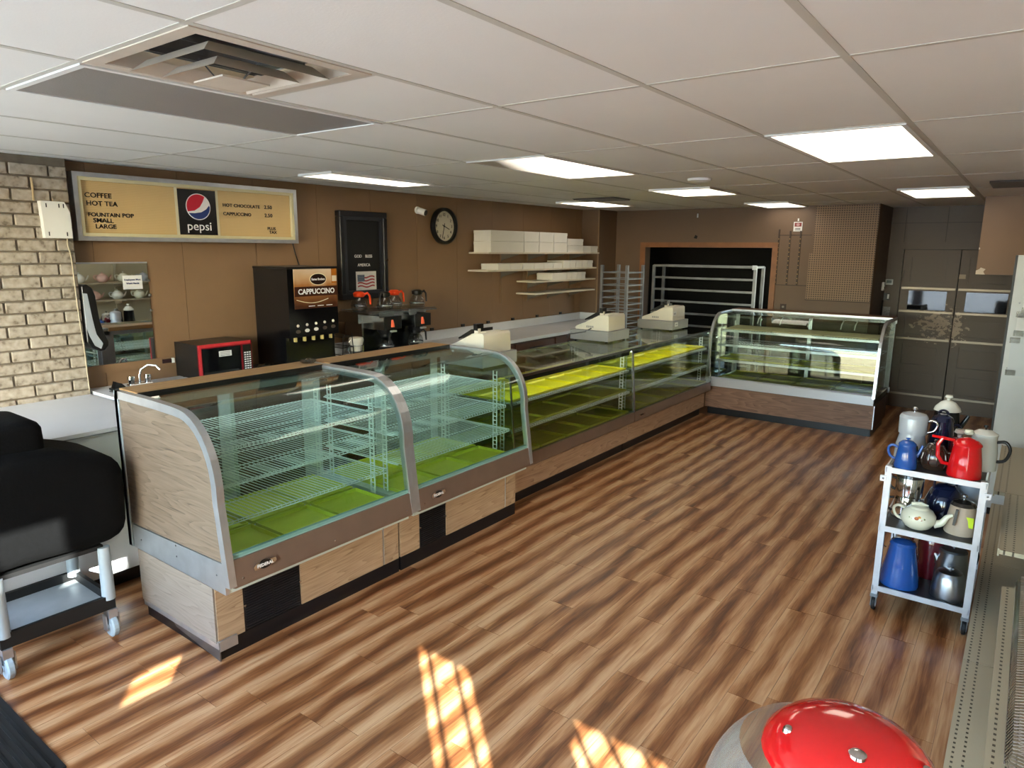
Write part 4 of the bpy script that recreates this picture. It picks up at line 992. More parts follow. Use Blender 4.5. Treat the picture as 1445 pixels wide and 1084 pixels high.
# microwave
mw = thing('microwave', (-1.9, 1.8, CZ), 'black microwave oven with a red front frame and white keypad', 'microwave')
mx0, mx1, my0, my1, mz1 = -2.07, -1.74, 1.585, 2.005, 1.212
b = B(); b.box((mx0, my0, CZ+.012), (mx1-.02, my1, mz1)); b.build('housing', M_black, mw)
M_rf = mat('red_metal_face', '#8e1420', .3, .3); M_rfl = mat('red_trim', '#c23037', .35)
b = B(); b.box((mx1-.02, my0, CZ+.012), (mx1-.004, my1, mz1)); b.build('front_panel', M_rf, mw)
b = B(); b.box((mx1-.004, my0, mz1-.022), (mx1, my1-.01, mz1)); b.box((mx1-.004, my0, CZ+.012), (mx1, my0+.018, mz1-.022)); b.build('red_edge', M_rfl, mw)
b = B(); b.box((mx1-.004, my0+.025, CZ+.035), (mx1+.002, my1-.095, mz1-.03)); dd = b.build('door_window', mat('black_glass', '#07070a', .08), mw)
b = B(); b.box((mx1+.002, 1.735, 1.115), (mx1+.003, 1.835, 1.155)); b.build('sticker', M_paper, dd)
for i in range(3):
    b = B(); b.box((mx1+.003, 1.745, 1.122+i*.011), (mx1+.0032, 1.825, 1.125+i*.011)); b.build('print_line', M_ink, dd)
b = B(); b.box((mx1-.004, my1-.075, CZ+.03), (mx1+.001, my1-.01, mz1-.03)); kp = b.build('keypad', M_black, mw)
for i in range(8):
    for j in range(3):
        b = B(); b.box((mx1+.001, my1-.068+j*.02, 1.0+i*.017), (mx1+.002, my1-.054+j*.02, 1.008+i*.017)); b.build('key', M_inkw, kp)
for q in ((mx0+.04, my0+.04), (mx0+.04, my1-.04), (mx1-.06, my0+.04), (mx1-.06, my1-.04)):
    b = B(); b.cyl((q[0], q[1], CZ), (q[0], q[1], CZ+.012), .014); b.build('foot', M_blackm, mw)
# black mats / trays and plastic bag
def bag(name, c, s, label):
    b = B(); b.lathe([(0, 0), (s*.9, .0), (s, s*.18), (s*.7, s*.42), (s*.25, s*.5), (0, s*.48)], (0, 0, 0), 14)
    for v in b.bm.verts: v.co += Vector((random.uniform(-1, 1), random.uniform(-1, 1), random.uniform(0, .8)))*s*.13
    for v in b.bm.verts: v.co += Vector(c)
    o = b.build(name, glass('thin_plastic_film_'+name, '#b9bcbc', .15, 1.9), None, org=c, smooth=False); tag(o, label, 'bag'); return o
o = B(); o.box((-2.02, 2.03, CZ), (-1.5, 2.235, CZ+.02)); o.bevel(.004, 1); o = o.build('counter_mat', M_black, None, org=(-1.76, 2.13, CZ)); tag(o, 'black rubber mat between the microwave and the cappuccino machine', 'mat')
bag('plastic_bag', (-1.72, 2.13, CZ+.021), .09, 'crumpled clear plastic bag on the black mat beside the microwave')
bag('plastic_bag', (-.60, 1.66, 1.199), .05, 'crumpled clear plastic bag on the wooden ledge of the curved cases')

# cappuccino machine
cp = thing('cappuccino_machine', (-1.8, 2.48, CZ), 'tall black cappuccino dispenser with brown illustrated front', 'drink dispenser')
cx0, cx1, cy0, cy1, cz1 = -2.04, -1.60, 2.25, 2.72, 1.748
b = B(); b.box((cx0, cy0, CZ+.0), (cx1-.06, cy1, CZ+.26)); b.box((cx0, cy0, CZ+.26), (cx1, cy1, cz1)); b.box((cx1-.06, cy0, CZ), (cx1+.02, cy1, CZ+.05)); b.build('housing', mat('glossy_black', '#0a0a0c', .15), cp)
b = B(); b.box((cx1-.055, cy0+.02, CZ+.05), (cx1+.01, cy1-.02, CZ+.058)); b.build('drip_grate', M_steel, cp)
b = B(); b.box((cx0, cy0-.004, cz1-.012), (cx1+.004, cy1+.004, cz1+.004)); b.build('top_lid', M_black, cp)
def art():
    m, n, l, b_ = nodes_mat('coffee_art_print', .2)
    tc = n.new('ShaderNodeTexCoord'); s = n.new('ShaderNodeSeparateXYZ'); l.new(tc.outputs['Object'], s.inputs[0])
    no = n.new('ShaderNodeTexNoise'); no.inputs['Scale'].default_value = 5; l.new(tc.outputs['Object'], no.inputs['Vector'])
    k = mth(n, l, 'ADD', mth(n, l, 'MULTIPLY', s.outputs[2], 1.9), mth(n, l, 'MULTIPLY', mth(n, l, 'SUBTRACT', no.outputs[0], .5), .25))
    r = ramp(n, [(.03, '#4a2a1c'), (.22, '#8a5a34'), (.34, '#a8703c'), (.42, '#c9a47c'), (.62, '#d6c4ae')]); l.new(k, r.inputs[0]); l.new(r.outputs[0], b_.inputs['Base Color']); return m
ca = B(); ca.box((cx1+.0, cy0+.055, 1.43), (cx1+.006, cy1-.006, 1.735)); ca = ca.build('art_panel', art(), cp, org=(cx1, cy0, 1.43))
b = B(); b.box((cx1+.006, cy0+.055, 1.525), (cx1+.0066, cy1-.006, 1.60)); b.build('brown_band', mat('art_brown', '#40241a', .25), ca)
b = B(); b.prism([(2.53+.082*math.cos(2*PI*i/28), 1.655+.048*math.sin(2*PI*i/28)) for i in range(28)], cx1+.0066, cx1+.0072, 'x'); b.build('oval_rim', M_cream, ca)
b = B(); b.prism([(2.53+.075*math.cos(2*PI*i/28), 1.655+.042*math.sin(2*PI*i/28)) for i in range(28)], cx1+.0072, cx1+.0078, 'x'); b.build('oval', mat('art_dark', '#2a1812', .25), ca)
text('Farmer Brothers', .026, (cx1+.008, 2.53, 1.647), 'L', M_inkw, ca, align='CENTER', sx=.72, bold=.0003)
text('CAPPUCCINO', .056, (cx1+.0068, 2.512, 1.543), 'L', M_inkw, ca, align='CENTER', sx=.98, bold=.0015)
b = B(); b.tube([(cx1+.007, 2.32+.30*t, 1.47+.028*math.sin(-PI*t)+.03) for t in [i/12 for i in range(13)]], .003, 6); b.build('cup_rim_line', M_cream, ca)
b = B(); b.box((cx1+.006, 2.66, 1.62), (cx1+.0066, 2.714, 1.735)); b.build('amber_corner', mat('art_amber', '#a5621f', .25), ca)
b = B(); b.box((cx1+.0066, 2.665, 1.635), (cx1+.007, 2.712, 1.68)); b.build('cream_cup', mat('art_cream', '#d8c9b0', .25), ca)
for i in range(3):
    b = B(); b.box((cx1+.006, 2.43+i*.085, 1.445), (cx1+.0066, 2.49+i*.085, 1.45)); b.build('print_line', M_inkw, ca)
for i in range(5):
    yy = cy0+.075+i*.085
    b = B(); b.lathe([(0, .008), (.010, .006), (.012, 0)], (cx1, yy, 1.30+.004*i), 10, 'x'); b.build('button', mat('ivory_button', '#cfcab8', .4), cp)
    b = B(); b.prism([(yy+.022*math.cos(2*PI*k/16), 1.255+.004*i+.014*math.sin(2*PI*k/16)) for k in range(16)], cx1, cx1+.002, 'x'); b.build('flavour_label', M_paper if i in (1, 2) else mat('dark_label', '#4a4038', .4), cp)
    b = B(); b.box((cx1-.03, yy-.055+.03, 1.175), (cx1-.005, yy-.055+.045, 1.215)); b.build('nozzle', mat('brass_nozzle', '#b9a86a', .4), cp)
# black wire rack
wk_ = thing('wire_rack', (-1.72, 2.80, CZ), 'black wire cup rack standing beside the cappuccino machine', 'rack')
b = B()
for x in (-1.85, -1.60):
    for y, t_ in ((2.745, .02), (2.875, -.02)): b.tube([(x, y, CZ), (x, y+t_, CZ+.25)], .004, 5)
for z in (.04, .13, .22):
    b.tube([(-1.85, 2.75, CZ+z), (-1.60, 2.75, CZ+z), (-1.60, 2.87, CZ+z), (-1.85, 2.87, CZ+z), (-1.85, 2.75, CZ+z)], .004, 5)
    b.tube([(-1.85, 2.81, CZ+z), (-1.60, 2.81, CZ+z)], .003, 5)
b.build('wire_frame', M_black, wk_)
b = B(); b.box((-1.87, 2.735, CZ-.0), (-1.58, 2.89, CZ+.006)); b.build('base_grid', M_black, wk_)
# filter basket
fb_ = thing('filter_basket', (-1.72, 3.0, CZ), 'stack of white paper coffee filters in a chrome wire holder', 'filters')
b = B(); b.lathe([(.045, CZ+.07), (.05, CZ+.11), (.062, CZ+.15), (.066, CZ+.165), (.058, CZ+.185), (.03, CZ+.19), (0, CZ+.186)], (-1.72, 3.0, 0), 20); b.build('filters', mat('filter_paper', '#d3cdbf', .8), fb_, smooth=True)
b = B()
for i in range(6):
    a = i*PI/3; b.tube([(-1.72+.055*math.cos(a), 3.0+.055*math.sin(a), CZ), (-1.72+.06*math.cos(a), 3.0+.06*math.sin(a), CZ+.12)], .0025, 5)
b.tube([(-1.72+.062*math.cos(i*PI/8), 3.0+.062*math.sin(i*PI/8), CZ+.12) for i in range(17)], .003, 5); b.tube([(-1.72+.056*math.cos(i*PI/8), 3.0+.056*math.sin(i*PI/8), CZ+.01) for i in range(17)], .003, 5)
b.tube([(-1.72, 2.938, CZ+.04), (-1.72, 2.91, CZ+.08), (-1.72, 2.92, CZ+.15), (-1.72, 2.945, CZ+.18)], .005, 6); b.build('holder', M_chrome, fb_)

# coffee brewer and carafes
cb = thing('coffee_brewer', (-1.82, 3.5, CZ), 'stainless double coffee brewer with two black heads and orange switches', 'coffee maker')
bx0 = -2.03
b = B(); b.box((bx0, 3.14, CZ), (-1.62, 3.86, CZ+.03)); b.build('base', M_alud, cb)
b = B(); b.box((bx0, 3.14, CZ+.03), (-1.80, 3.86, 1.25)); b.build('tower', M_steel, cb)
b = B(); b.box((-1.80, 3.16, CZ+.03), (-1.797, 3.84, 1.24)); b.build('tower_face', mat('dark_steel', '#2a2a2c', .25, .8), cb)
b = B(); b.box((bx0, 3.05, 1.25), (-1.74, 3.90, 1.33)); b.build('top_body', M_steel, cb)
for yy, nm in ((3.30, 'a'), (3.68, 'b')):
    hd = B(); hd.box((-1.80, yy-.085, 1.19), (-1.585, yy+.12, 1.305)); hd = hd.build('brew_head', M_black, cb)
    b = B(); b.box((-1.80, yy-.09, 1.187), (-1.59, yy-.085, 1.308)); b.build('side_plate', M_steel, hd)
    b = B(); b.prism([(yy-.01, 1.21), (yy+.022, 1.21), (yy+.016, 1.245), (yy+.006, 1.275), (yy-.006, 1.272)], -1.585, -1.572, 'x'); b.build('switch', mat('orange_switch', '#ee6a4c', .35), hd)
    b = B(); b.lathe([(.03, 1.12), (.07, 1.16), (.075, 1.19), (0, 1.19)], (-1.69, yy+.02, 0), 20); fu = b.build('funnel', M_black, hd, smooth=True)
    b = B(); b.box((-1.60, yy-.01, 1.165), (-1.575, yy+.05, 1.18)); b.build('funnel_handle', M_alu, hd)
    b = B(); b.lathe([(0, CZ+.03), (.07, CZ+.03), (.07, CZ+.038), (0, CZ+.038)], (-1.69, yy+.02, 0), 20); b.build('warmer_plate', M_black, cb)
b = B(); b.box((-1.99, 3.05, 1.33), (-1.60, 3.90, 1.345)); wt = b.build('warmer_top', M_steel, cb)
for x in (-1.98, -1.61):
    b = B(); b.tube([(x, 3.06, 1.355), (x, 3.89, 1.355)], .004, 6); b.build('guard_rail', M_steel, wt)
for q in ((3.16, 3.34), (3.52, 3.62)): b = B(); b.box((-1.598, q[0], 1.30), (-1.590, q[1], 1.352)); b.build('front_guard', M_steel, wt)
def carafe(name, x, y, z, col, hang, label):
    t = thing(name, (x, y, z), label, 'carafe', 'glass coffee carafes')
    k = .97
    pr = [(0, 0), (.055*k, .001), (.072*k, .02), (.077*k, .05), (.068*k, .085), (.05*k, .115), (.04*k, .13), (.044*k, .145)]
    b = B(); b.lathe([(r, z+h*k) for r, h in pr], (x, y, 0), 24); b.build('glass_bowl', M_bulb, t, smooth=True)
    m = M_black if col == 'k' else mat('orange_plastic', '#f04a1c', .35)
    b = B(); b.lathe([(.041*k, z+.128*k), (.05*k, z+.135*k), (.053*k, z+.165*k), (.035*k, z+.178*k), (0, z+.18*k)], (x, y, 0), 20); b.build('collar', m, t, smooth=True)
    a = hang; ca_, sa = math.cos(a), math.sin(a)
    b = B(); b.tube([(x+ca_*.045, y+sa*.045, z+.15*k), (x+ca_*.075, y+sa*.075, z+.165*k), (x+ca_*.095, y+sa*.095, z+.14*k), (x+ca_*.10, y+sa*.10, z+.06*k)], [.012, .011, .010, .008], 8); b.build('handle', m, t, smooth=True)
    b = B(); b.lathe([(.0762*k, z+.045*k), (.0775*k, z+.05*k), (.0762*k, z+.055*k)], (x, y, 0), 24); b.build('band', M_steel, t)
    return t
carafe('coffee_carafe', -1.86, 3.17, 1.345, 'o', .9, 'glass carafe with orange collar next to the letter board')
carafe('coffee_carafe', -1.70, 3.33, 1.345, 'k', -1.2, 'glass carafe with black collar standing between the two orange ones')
carafe('coffee_carafe', -1.84, 3.58, 1.345, 'o', 1.3, 'glass carafe with orange collar on the far half of the brewer top')
carafe('coffee_carafe', -1.72, 3.76, 1.345, 'k', 1.3, 'glass carafe with black collar at the far end of the brewer top')
carafe('coffee_carafe', -1.69, 3.32, CZ+.038, 'k', -.4, 'empty glass carafe under the brewer head nearer the filters')
carafe('coffee_carafe', -1.69, 3.70, CZ+.038, 'k', .9, 'empty glass carafe under the far brewer head')
b = B(); b.tube([(X+.02, 2.73, 1.24), (X+.03, 2.82, 1.20), (X+.02, 2.93, 1.205), (X+.02, 3.02, 1.24), (X+.04, 3.1, 1.27)], .005, 6); o = b.build('power_cord', mat('dark_brown_cord', '#33221c', .5)); tag(o, 'dark cord sagging on the wall between cappuccino machine and brewer', 'cord')

# ================================================================== CASH REGISTERS on the glass tops
def register(x0, y0, label, dy=.44, dx=.44, z=.998, tags=False, disp=True, cordy=True):
    t = thing('cash_register', (x0+dx/2, y0+dy/2, z), label, 'cash register', 'cash registers')
    x1, y1 = x0+dx, y0+dy
    for q in ((x0+.04, y0+.04), (x1-.04, y0+.04), (x0+.04, y1-.04), (x1-.04, y1-.04)):
        b = B(); b.cyl((q[0], q[1], z), (q[0], q[1], z+.012), .012, .012, 10); b.build('foot', M_blackm, t)
    b = B(); b.box((x0, y0, z+.012), (x1, y1, z+.112)); b.bevel(.004, 1); b.build('cash_drawer', M_regg, t)
    prof = [(x0+.03, z+.112), (x1-.025, z+.112), (x1-.03, z+.255), (x1-.045, z+.27), (x1-.15, z+.262), (x0+.13, z+.175), (x0+.05, z+.15), (x0+.03, z+.14)]
    b = B(); b.prism(prof, y0+.05, y1-.05, 'y'); b.bevel(.005, 2); b.build('housing', M_regl, t, smooth=True)
    b = B(); b.prism([(x1-.17, z+.262), (x1-.34, z+.20), (x1-.345, z+.21), (x1-.21, z+.285), (x1-.17, z+.29)], y0+.12, y1-.10, 'y'); b.build('keyboard_cover', M_black, t)
    if disp:
        b = B(); b.bar((x1-.13, y0+.10, z+.26), (x1-.13, y0+.10, z+.30), .03, .04); b.build('display_post', M_regl, t)
        b = B(); b.box((x1-.15, y0+.075, z+.285), (x1-.115, y0+.155, z+.335)); dd = b.build('customer_display', M_black, t)
        b = B(); b.box((x1-.1148, y0+.09, z+.29), (x1-.114, y0+.12, z+.297)); b.build('display_label', M_inkw, dd)
    b = B(); b.prism([(y0+.12, z+.262), (y1-.12, z+.262), (y1-.12, z+.275), (y0+.12, z+.275)], x1-.12, x1-.06, 'x'); b.build('printer_lid', M_regl, t)
    for i in range(4):
        b = B(); b.box((x0+.16+i*.022, y0+.049, z+.135), (x0+.174+i*.022, y0+.0505, z+.155)); b.build('vent_slot', M_regg, t)
    if tags:
        for zz, w_ in ((z+.05, x1), (z+.17, x1-.026)):
            b = B(); b.box((w_, y0+.06, zz), (w_+.002, y0+.14, zz+.045)); tg = b.build('paper_label', M_paper, t)
            b = B(); b.box((w_+.002, y0+.075, zz+.012), (w_+.0025, y0+.125, zz+.032)); b.build('label_print', mat('grey_print', '#a8a8a4', .6), tg)
    if cordy:
        b = B(); b.tube([(x0+.22, y0+.045, z+.13), (x0+.18, y0-.006, z+.10), (x0+.05, y0-.008, z+.07), (x0-.02, y0+.01, z+.06), (x0-.06, y0+.05, z+.006)], .006, 6); b.build('cord', mat('grey_cord', '#5a5a5e', .5), t)
    return t
register(-.76, 3.02, 'beige cash register right behind the curved case, with black customer display', cordy=False)
register(-.77, 4.98, 'beige cash register with a grey cord down its drawer, on the straight case')
register(-.71, 6.36, 'beige cash register with two paper labels, on the corner case', tags=True, cordy=False)

# ================================================================== BACK OF THE SHOP
# sheet pan rack (ladder end towards the room)
rk = thing('pan_rack', (-1.2, 6.9, 0), 'narrow aluminium sheet-pan rack with ladder sides next to the corner column', 'rack')
rx0, rx1, ry0, ry1 = -1.39, -1.045, 6.70, 7.13
for x in (rx0, rx1):
    for y in (ry0, ry1):
        b = B(); b.bar((x, y, .06), (x, y, 1.715), .034); b.build('upright', M_alud, rk)
        b = B(); b.lathe([(0, -.01), (.028, -.01), (.028, .01), (0, .01)], (x, y, .028), 12, 'x'); b.build('caster', M_blackm, rk)
for y in (ry0, ry1):
    for i in range(19):
        z = .22+i*.078
        b = B(); b.bar((rx0, y, z), (rx1, y, z), .018, .012); b.build('rung', M_alud, rk)
for x in (rx0, rx1):
    b = B()
    for i in range(19): z = .22+i*.078; b.bar((x, ry0, z), (x, ry1, z), .012, .016)
    b.build('pan_slides', M_alud, rk)
# wide rack in the dark opening
rw = thing('pan_rack', (-.55, 8.1, 0), 'wide aluminium rack with long horizontal rails standing in the dark opening', 'rack')
wx0, wx1, wy0, wy1 = -1.27, .115, 7.93, 8.25
for x in (wx0, wx1):
    for y in (wy0, wy1):
        b = B(); b.bar((x, y, 0), (x, y, 1.70), .036); b.build('upright', M_alud, rw)
for i in range(9):
    z = 1.695-i*.158
    b = B(); b.bar((wx0, wy0, z), (wx1, wy0, z), .02, .026); b.build('rail', M_alud, rw)
    if i == 0: b = B(); b.bar((wx0, wy1, z), (wx1, wy1, z), .02, .026); b.build('rail', M_alud, rw)
for x in (wx0, wx1):
    b = B(); b.bar((x, wy0, 1.695), (x, wy1, 1.695), .02, .026); b.build('rail', M_alud, rw)
b = B(); b.box((wx1-.035, wy0-.022, 1.665), (wx1+.022, wy0-.015, 1.72)); b.build('corner_plate', M_alu, rw)
# pegboard
pb = thing('pegboard', (1.1, YB-.01, 1.34), 'tall brown pegboard panel fixed to the wall end', 'pegboard')
b = B(); b.prism([(.765, 1.88), (.80, 1.88), (.80, 2.425), (1.468, 2.425), (1.468, 1.335), (.765, 1.335)], YB-.02, YB-.006, 'y'); b.build('panel', M_peg, pb, org=(.765, YB, 1.335))
b = B(); b.box((.76, YB-.024, 1.325), (1.47, YB-.004, 1.335)); b.build('bottom_edge', mat('dark_edge', '#3b2a1e', .6), pb)
for i, x in enumerate((.395, .525, .645)):
    b = B(); b.box((x-.008, YB-.012, 1.50), (x+.008, YB, 2.14+.02*(i == 0)))
    st_ = b.build('shelf_standard', mat('dark_slotted_standard', '#3a2a1e', .5), None, org=(x, YB, 1.5)); tag(st_, 'dark slotted shelf standard, %s from the wood trim' % ORD[i], 'shelf standard', 'dark shelf standards')
    k = 1.52
    while k < 2.08:
        b = B(); b.box((x-.004, YB-.0135, k), (x+.006, YB-.012, k+.012)); b.build('slot', mat('brass_slot', '#a98a54', .5), st_); k += .052
sg = thing('wall_sign', (.60, YB, 2.19), 'small white sign with a red picture block above the shelf standards', 'sign')
b = B(); b.box((.555, YB-.006, 2.135), (.655, YB, 2.245)); b.build('plate', M_paper, sg)
b = B(); b.box((.565, YB-.007, 2.19), (.645, YB-.006, 2.235)); rd = b.build('red_block', mat('sign_red', '#7d2a2a', .5), sg)
b = B(); b.prism([(.605+.02*math.cos(i*PI/6), 2.2125+.016*math.sin(i*PI/6)) for i in range(12)], YB-.0075, YB-.007, 'y'); b.build('pale_emblem', mat('sign_pink', '#b89090', .5), rd)
for q in (2.165, 2.15): b = B(); b.box((.575, YB-.007, q), (.635, YB-.006, q+.007)); b.build('print_line', M_ink, sg)
b = B(); b.box((.598, YB-.012, 2.255), (.612, YB, 2.285)); b.build('hook', M_whitew, sg)
ol = thing('wall_outlet', (.50, YB, 1.22), 'dark wall outlet low on the brown wall behind the rounded case', 'outlet')
b = B(); b.box((.475, YB-.008, 1.195), (.545, YB, 1.265)); b.build('plate', mat('dark_brown_plate', '#3a241a', .5), ol)
b = B(); b.cyl((.51, YB-.008, 1.23), (.51, YB-.012, 1.23), .014); b.build('socket', mat('socket_grey', '#8d8478', .5), ol)
# small devices beside the door (wall y = YD)
o = thing('thermostat', (1.50, YD, 1.55), 'small white thermostat with grey screen beside the brown door', 'thermostat')
b = B(); b.box((1.475, YD-.03, 1.505), (1.56, YD, 1.575)); b.bevel(.008, 2); b.build('case', mat('white_device', '#c6c8c4', .4), o)
b = B(); b.box((1.49, YD-.032, 1.525), (1.545, YD-.03, 1.56)); b.build('screen', mat('lcd_grey', '#5c6862', .2), o)
XR = 1.47
o = thing('light_switch', (XR, 8.45, 1.45), 'small white sensor box on the narrow wall beside the brown door', 'switch')
b = B(); b.box((XR, 8.48, 1.44), (XR+.025, 8.56, 1.54)); b.build('box', M_white, o)
b = B(); b.box((XR+.025, 8.50, 1.46), (XR+.028, 8.54, 1.49)); b.build('window', mat('lcd_grey', '#5c6862', .2), o)
o = thing('keypad', (1.5, YD, 1.33), 'black door keypad with a white button block below the thermostat', 'keypad')
b = B(); b.box((1.475, YD-.03, 1.32), (1.535, YD, 1.40)); b.build('box', M_black, o)
b = B(); b.box((1.515, YD-.034, 1.335), (1.535, YD-.03, 1.39)); b.build('button_block', M_paper, o)
b = B(); b.tube([(XR+.01, 8.60, 1.32), (XR+.01, 8.60, .9), (XR+.01, 8.60, .4)], .01, 6); b.build('conduit', M_black, o)
o = thing('paper_notice', (1.52, YD, 1.17), 'square white printed notice below the keypad beside the door', 'notice')
b = B(); b.box((1.475, YD-.003, 1.09), (1.575, YD, 1.235)); b.build('paper', mat('grey_printed_paper', '#9b9a98', .7, noise=.5, scale=70), o)
# clutter ceiling hook on the back wall
b = B(); b.box((-.66, YB-.01, 2.32), (-.645, YB, 2.37)); o = b.build('wall_hook', M_whitew); tag(o, 'small white hook high on the wall over the dark opening', 'hook')
b = B(); b.prism([(-.69, 2.06), (-.65, 2.05), (-.64, 2.085), (-.67, 2.10)], YB-.005, YB, 'y'); o = b.build('wall_damage', M_dark); tag(o, 'small dark hole in the brown wall over the dark opening', 'hole')
b = B(); b.box((-1.775+.0, YB-.35, 2.30), (-1.765, YB-.345, 2.35))
b.bm.free()

# ================================================================== LEFT FOREGROUND
wc_ = thing('white_counter', (-1.4, .4, 0), 'white laminate counter unit in front of the brick wall', 'counter')
wy0_, wy1_ = -.40, .95
b = B(); b.box((BX+.006, wy0_, .905), (-.965, wy1_, .935)); b.build('countertop', M_lamin, wc_)
b = B(); b.box((BX+.006, wy0_+.01, .10), (-.99, wy1_-.01, .905)); b.build('cabinet', M_lamin, wc_)
b = B(); b.box((BX+.006, wy0_+.01, 0), (-1.05, wy1_-.01, .10)); b.build('kick_plate', M_kick, wc_)
b = B(); b.box((-.967, wy0_, .91), (-.962, wy1_, .915)); b.build('edge_line', M_alud, wc_)

ut = thing('utility_cart', (-.8, .15, 0), 'grey utility cart with black shelf rim and pale wheels under a black cover', 'cart')
ux0, ux1, uy0, uy1 = -.92, -.52, -.08, .36
b = B(); b.box((ux0, uy0, .165), (ux1, uy1, .175)); b.build('shelf', mat('pale_grey_shelf', '#aeb4b8', .35, noise=.15), ut)
b = B()
for a in (((ux0-.02, uy0-.02, .15), (ux1+.02, uy0, .22)), ((ux0-.02, uy1, .15), (ux1+.02, uy1+.02, .22)), ((ux0-.02, uy0, .15), (ux0, uy1, .22)), ((ux1, uy0, .15), (ux1+.02, uy1, .22))): b.box(*a)
b.build('shelf_rim', M_blackm, ut)
M_post = mat('pale_blue_grey_tube', '#b3c0c8', .3, .3)
for x in (ux0, ux1):
    for y in (uy0, uy1):
        b = B(); b.cyl((x, y, .20), (x, y, .47), .03, .027, 14); b.build('post', M_post, ut, smooth=True)
        cs = B(); cs.box((x-.03, y-.02, .105), (x+.03, y+.02, .15)); cs.box((x-.018, y-.032, .04), (x+.018, y-.026, .12)); cs.box((x-.018, y+.026, .04), (x+.018, y+.032, .12)); cs = cs.build('caster_fork', M_alu, ut)
        b = B(); b.lathe([(0, -.016), (.05, -.016), (.058, -.010), (.058, .010), (.05, .016), (0, .016)], (x, y, .058), 20, 'y'); wh = b.build('wheel', mat('grey_wheel', '#a3b3bc', .45), cs)
        b = B(); b.lathe([(0, -.03), (.018, -.03), (.018, .03), (0, .03)], (x, y, .058), 12, 'y'); b.build('hub', M_chrome, cs)
b = B(); b.box((ux0, uy0, .46), (ux1, uy1, .48)); b.build('upper_shelf', M_blackm, ut)
# black cover: a lumpy rounded shell
def rbox(b, a, c, r, n=10, sq=5.):
    cx = [(i+j)/2 for i, j in zip(a, c)]; hx = [(j-i)/2 for i, j in zip(a, c)]
    rows = []
    for i in range(n+1):
        th = -PI/2+PI*i/n
        row = []
        for k in range(4*n):
            ph = 2*PI*k/(4*n)
            def sp(v, e): return math.copysign(abs(v)**e, v)
            e1, e2 = .32, .22
            row.append((cx[0]+hx[0]*sp(math.cos(th), e1)*sp(math.cos(ph), e2), cx[1]+hx[1]*sp(math.cos(th), e1)*sp(math.sin(ph), e2), cx[2]+hx[2]*sp(math.sin(th), e1)))
        rows.append(row)
    V = [[b._v(p) for p in row] for row in rows[1:-1]]
    bot, top_ = b._v((cx[0], cx[1], a[2])), b._v((cx[0], cx[1], c[2])); m_ = 4*n
    for R0, R1 in zip(V, V[1:]):
        for k in range(m_): b.bm.faces.new((R0[k], R0[(k+1) % m_], R1[(k+1) % m_], R1[k]))
    for k in range(m_): b.bm.faces.new((V[0][(k+1) % m_], V[0][k], bot)); b.bm.faces.new((V[-1][k], V[-1][(k+1) % m_], top_))
M_cover = mat('black_felt_cover', '#040405', .9, noise=.5, scale=60, bump=.3, bscale=90, spec=.15)
cvr = thing('black_cover', (-.8, .1, .48), 'lumpy black felt cover draped over the utility cart', 'cover')
b = B(); rbox(b, (-.945, -.42, .485), (-.475, .49, .995), .08, 14)
for v in b.bm.verts:
    v.co.z += .012*math.sin(v.co.y*9+1)*(1 if v.co.z > .8 else .6)
    v.co.x += .008*math.sin(v.co.z*14+v.co.y*5)
    if v.co.z > .8 and v.co.y > .2: v.co.z -= (v.co.y-.2)*.22
b.build('lower_bundle', M_cover, cvr, smooth=True)
b = B(); rbox(b, (-.95, -.50, .85), (-.56, .20, 1.125), .06, 12)
for v in b.bm.verts: v.co.z += .015*math.sin(v.co.y*11)
b.build('upper_bundle', M_cover, cvr, smooth=True)
# door mat
dm = thing('door_mat', (.05, -.4, 0), 'black ribbed rubber mat on the floor by the shop window', 'mat')
b = B(); b.prism([(-.6, -.80), (.30, -1.15), (.42, -.50), (.09, -.15), (-.55, -.155)][:0] or [(-.70, -.95), (.28, -.95), (.28, -.155), (-.70, -.155)], .0005, .008, 'z'); b.build('mat_base', M_blackm, dm)
for i in range(24):
    yy = -.93+i*.032; b = B(); b.box((-.66, yy, .008), (.25, yy+.012, .011)); b.build('rib', M_black, dm)

# ================================================================== GUMBALL MACHINE
gb_ = thing('gumball_machine', (2.795, .045, 0), 'gumball machine with clear globe and glossy red domed lid', 'gumball machine')
gx, gy_, gz = 2.795, .045, 1.20
b = B(); b.lathe([(0, 0), (.20, 0), (.21, .02), (.19, .04), (.05, .06), (.035, .10), (.035, .70), (.05, .72), (0, .72)], (gx, gy_, 0), 28); b.build('stand', M_red, gb_, smooth=True)
b = B(); b.lathe([(0, .72), (.09, .72), (.105, .74), (.105, .86), (.12, .90), (0, .905)], (gx, gy_, 0), 28); b.build('dispenser_body', M_red, gb_, smooth=True)
b = B(); b.box((gx-.04, gy_-.125, .75), (gx+.04, gy_-.10, .85)); b.build('coin_plate', M_chrome, gb_)
Rg = .175; cz_ = 1.033; qx = gx-.03
b = B(); b.lathe([(.10, .89)]+[(Rg*math.sin(a), cz_-Rg*math.cos(a)) for a in [math.radians(d) for d in range(40, 142, 6)]], (qx, gy_, 0), 40); b.build('globe', M_acr, gb_, smooth=True)
ld = B(); ld.lathe([(.114, 1.158), (.119, 1.166), (.115, 1.178), (.098, 1.197), (.072, 1.212), (.04, 1.221), (0, 1.224)], (gx, gy_, 0), 40); ld = ld.build('lid', M_red, gb_, smooth=True)
for a, r_, s in ((-1.2, .055, .012), (-2.65, .085, .0075), (.0, .10, .008)):
    x, y = gx+r_*math.cos(a), gy_+r_*math.sin(a); z = 1.222-(r_/.12)**2*.04
    b = B(); b.lathe([(0, z+.007), (s*.6, z+.007), (s, z+.004), (s*1.15, z-.005), (0, z-.01)], (x, y, 0), 16); b.build('lock' if s > .01 else 'bolt', M_chrome, ld, smooth=True)
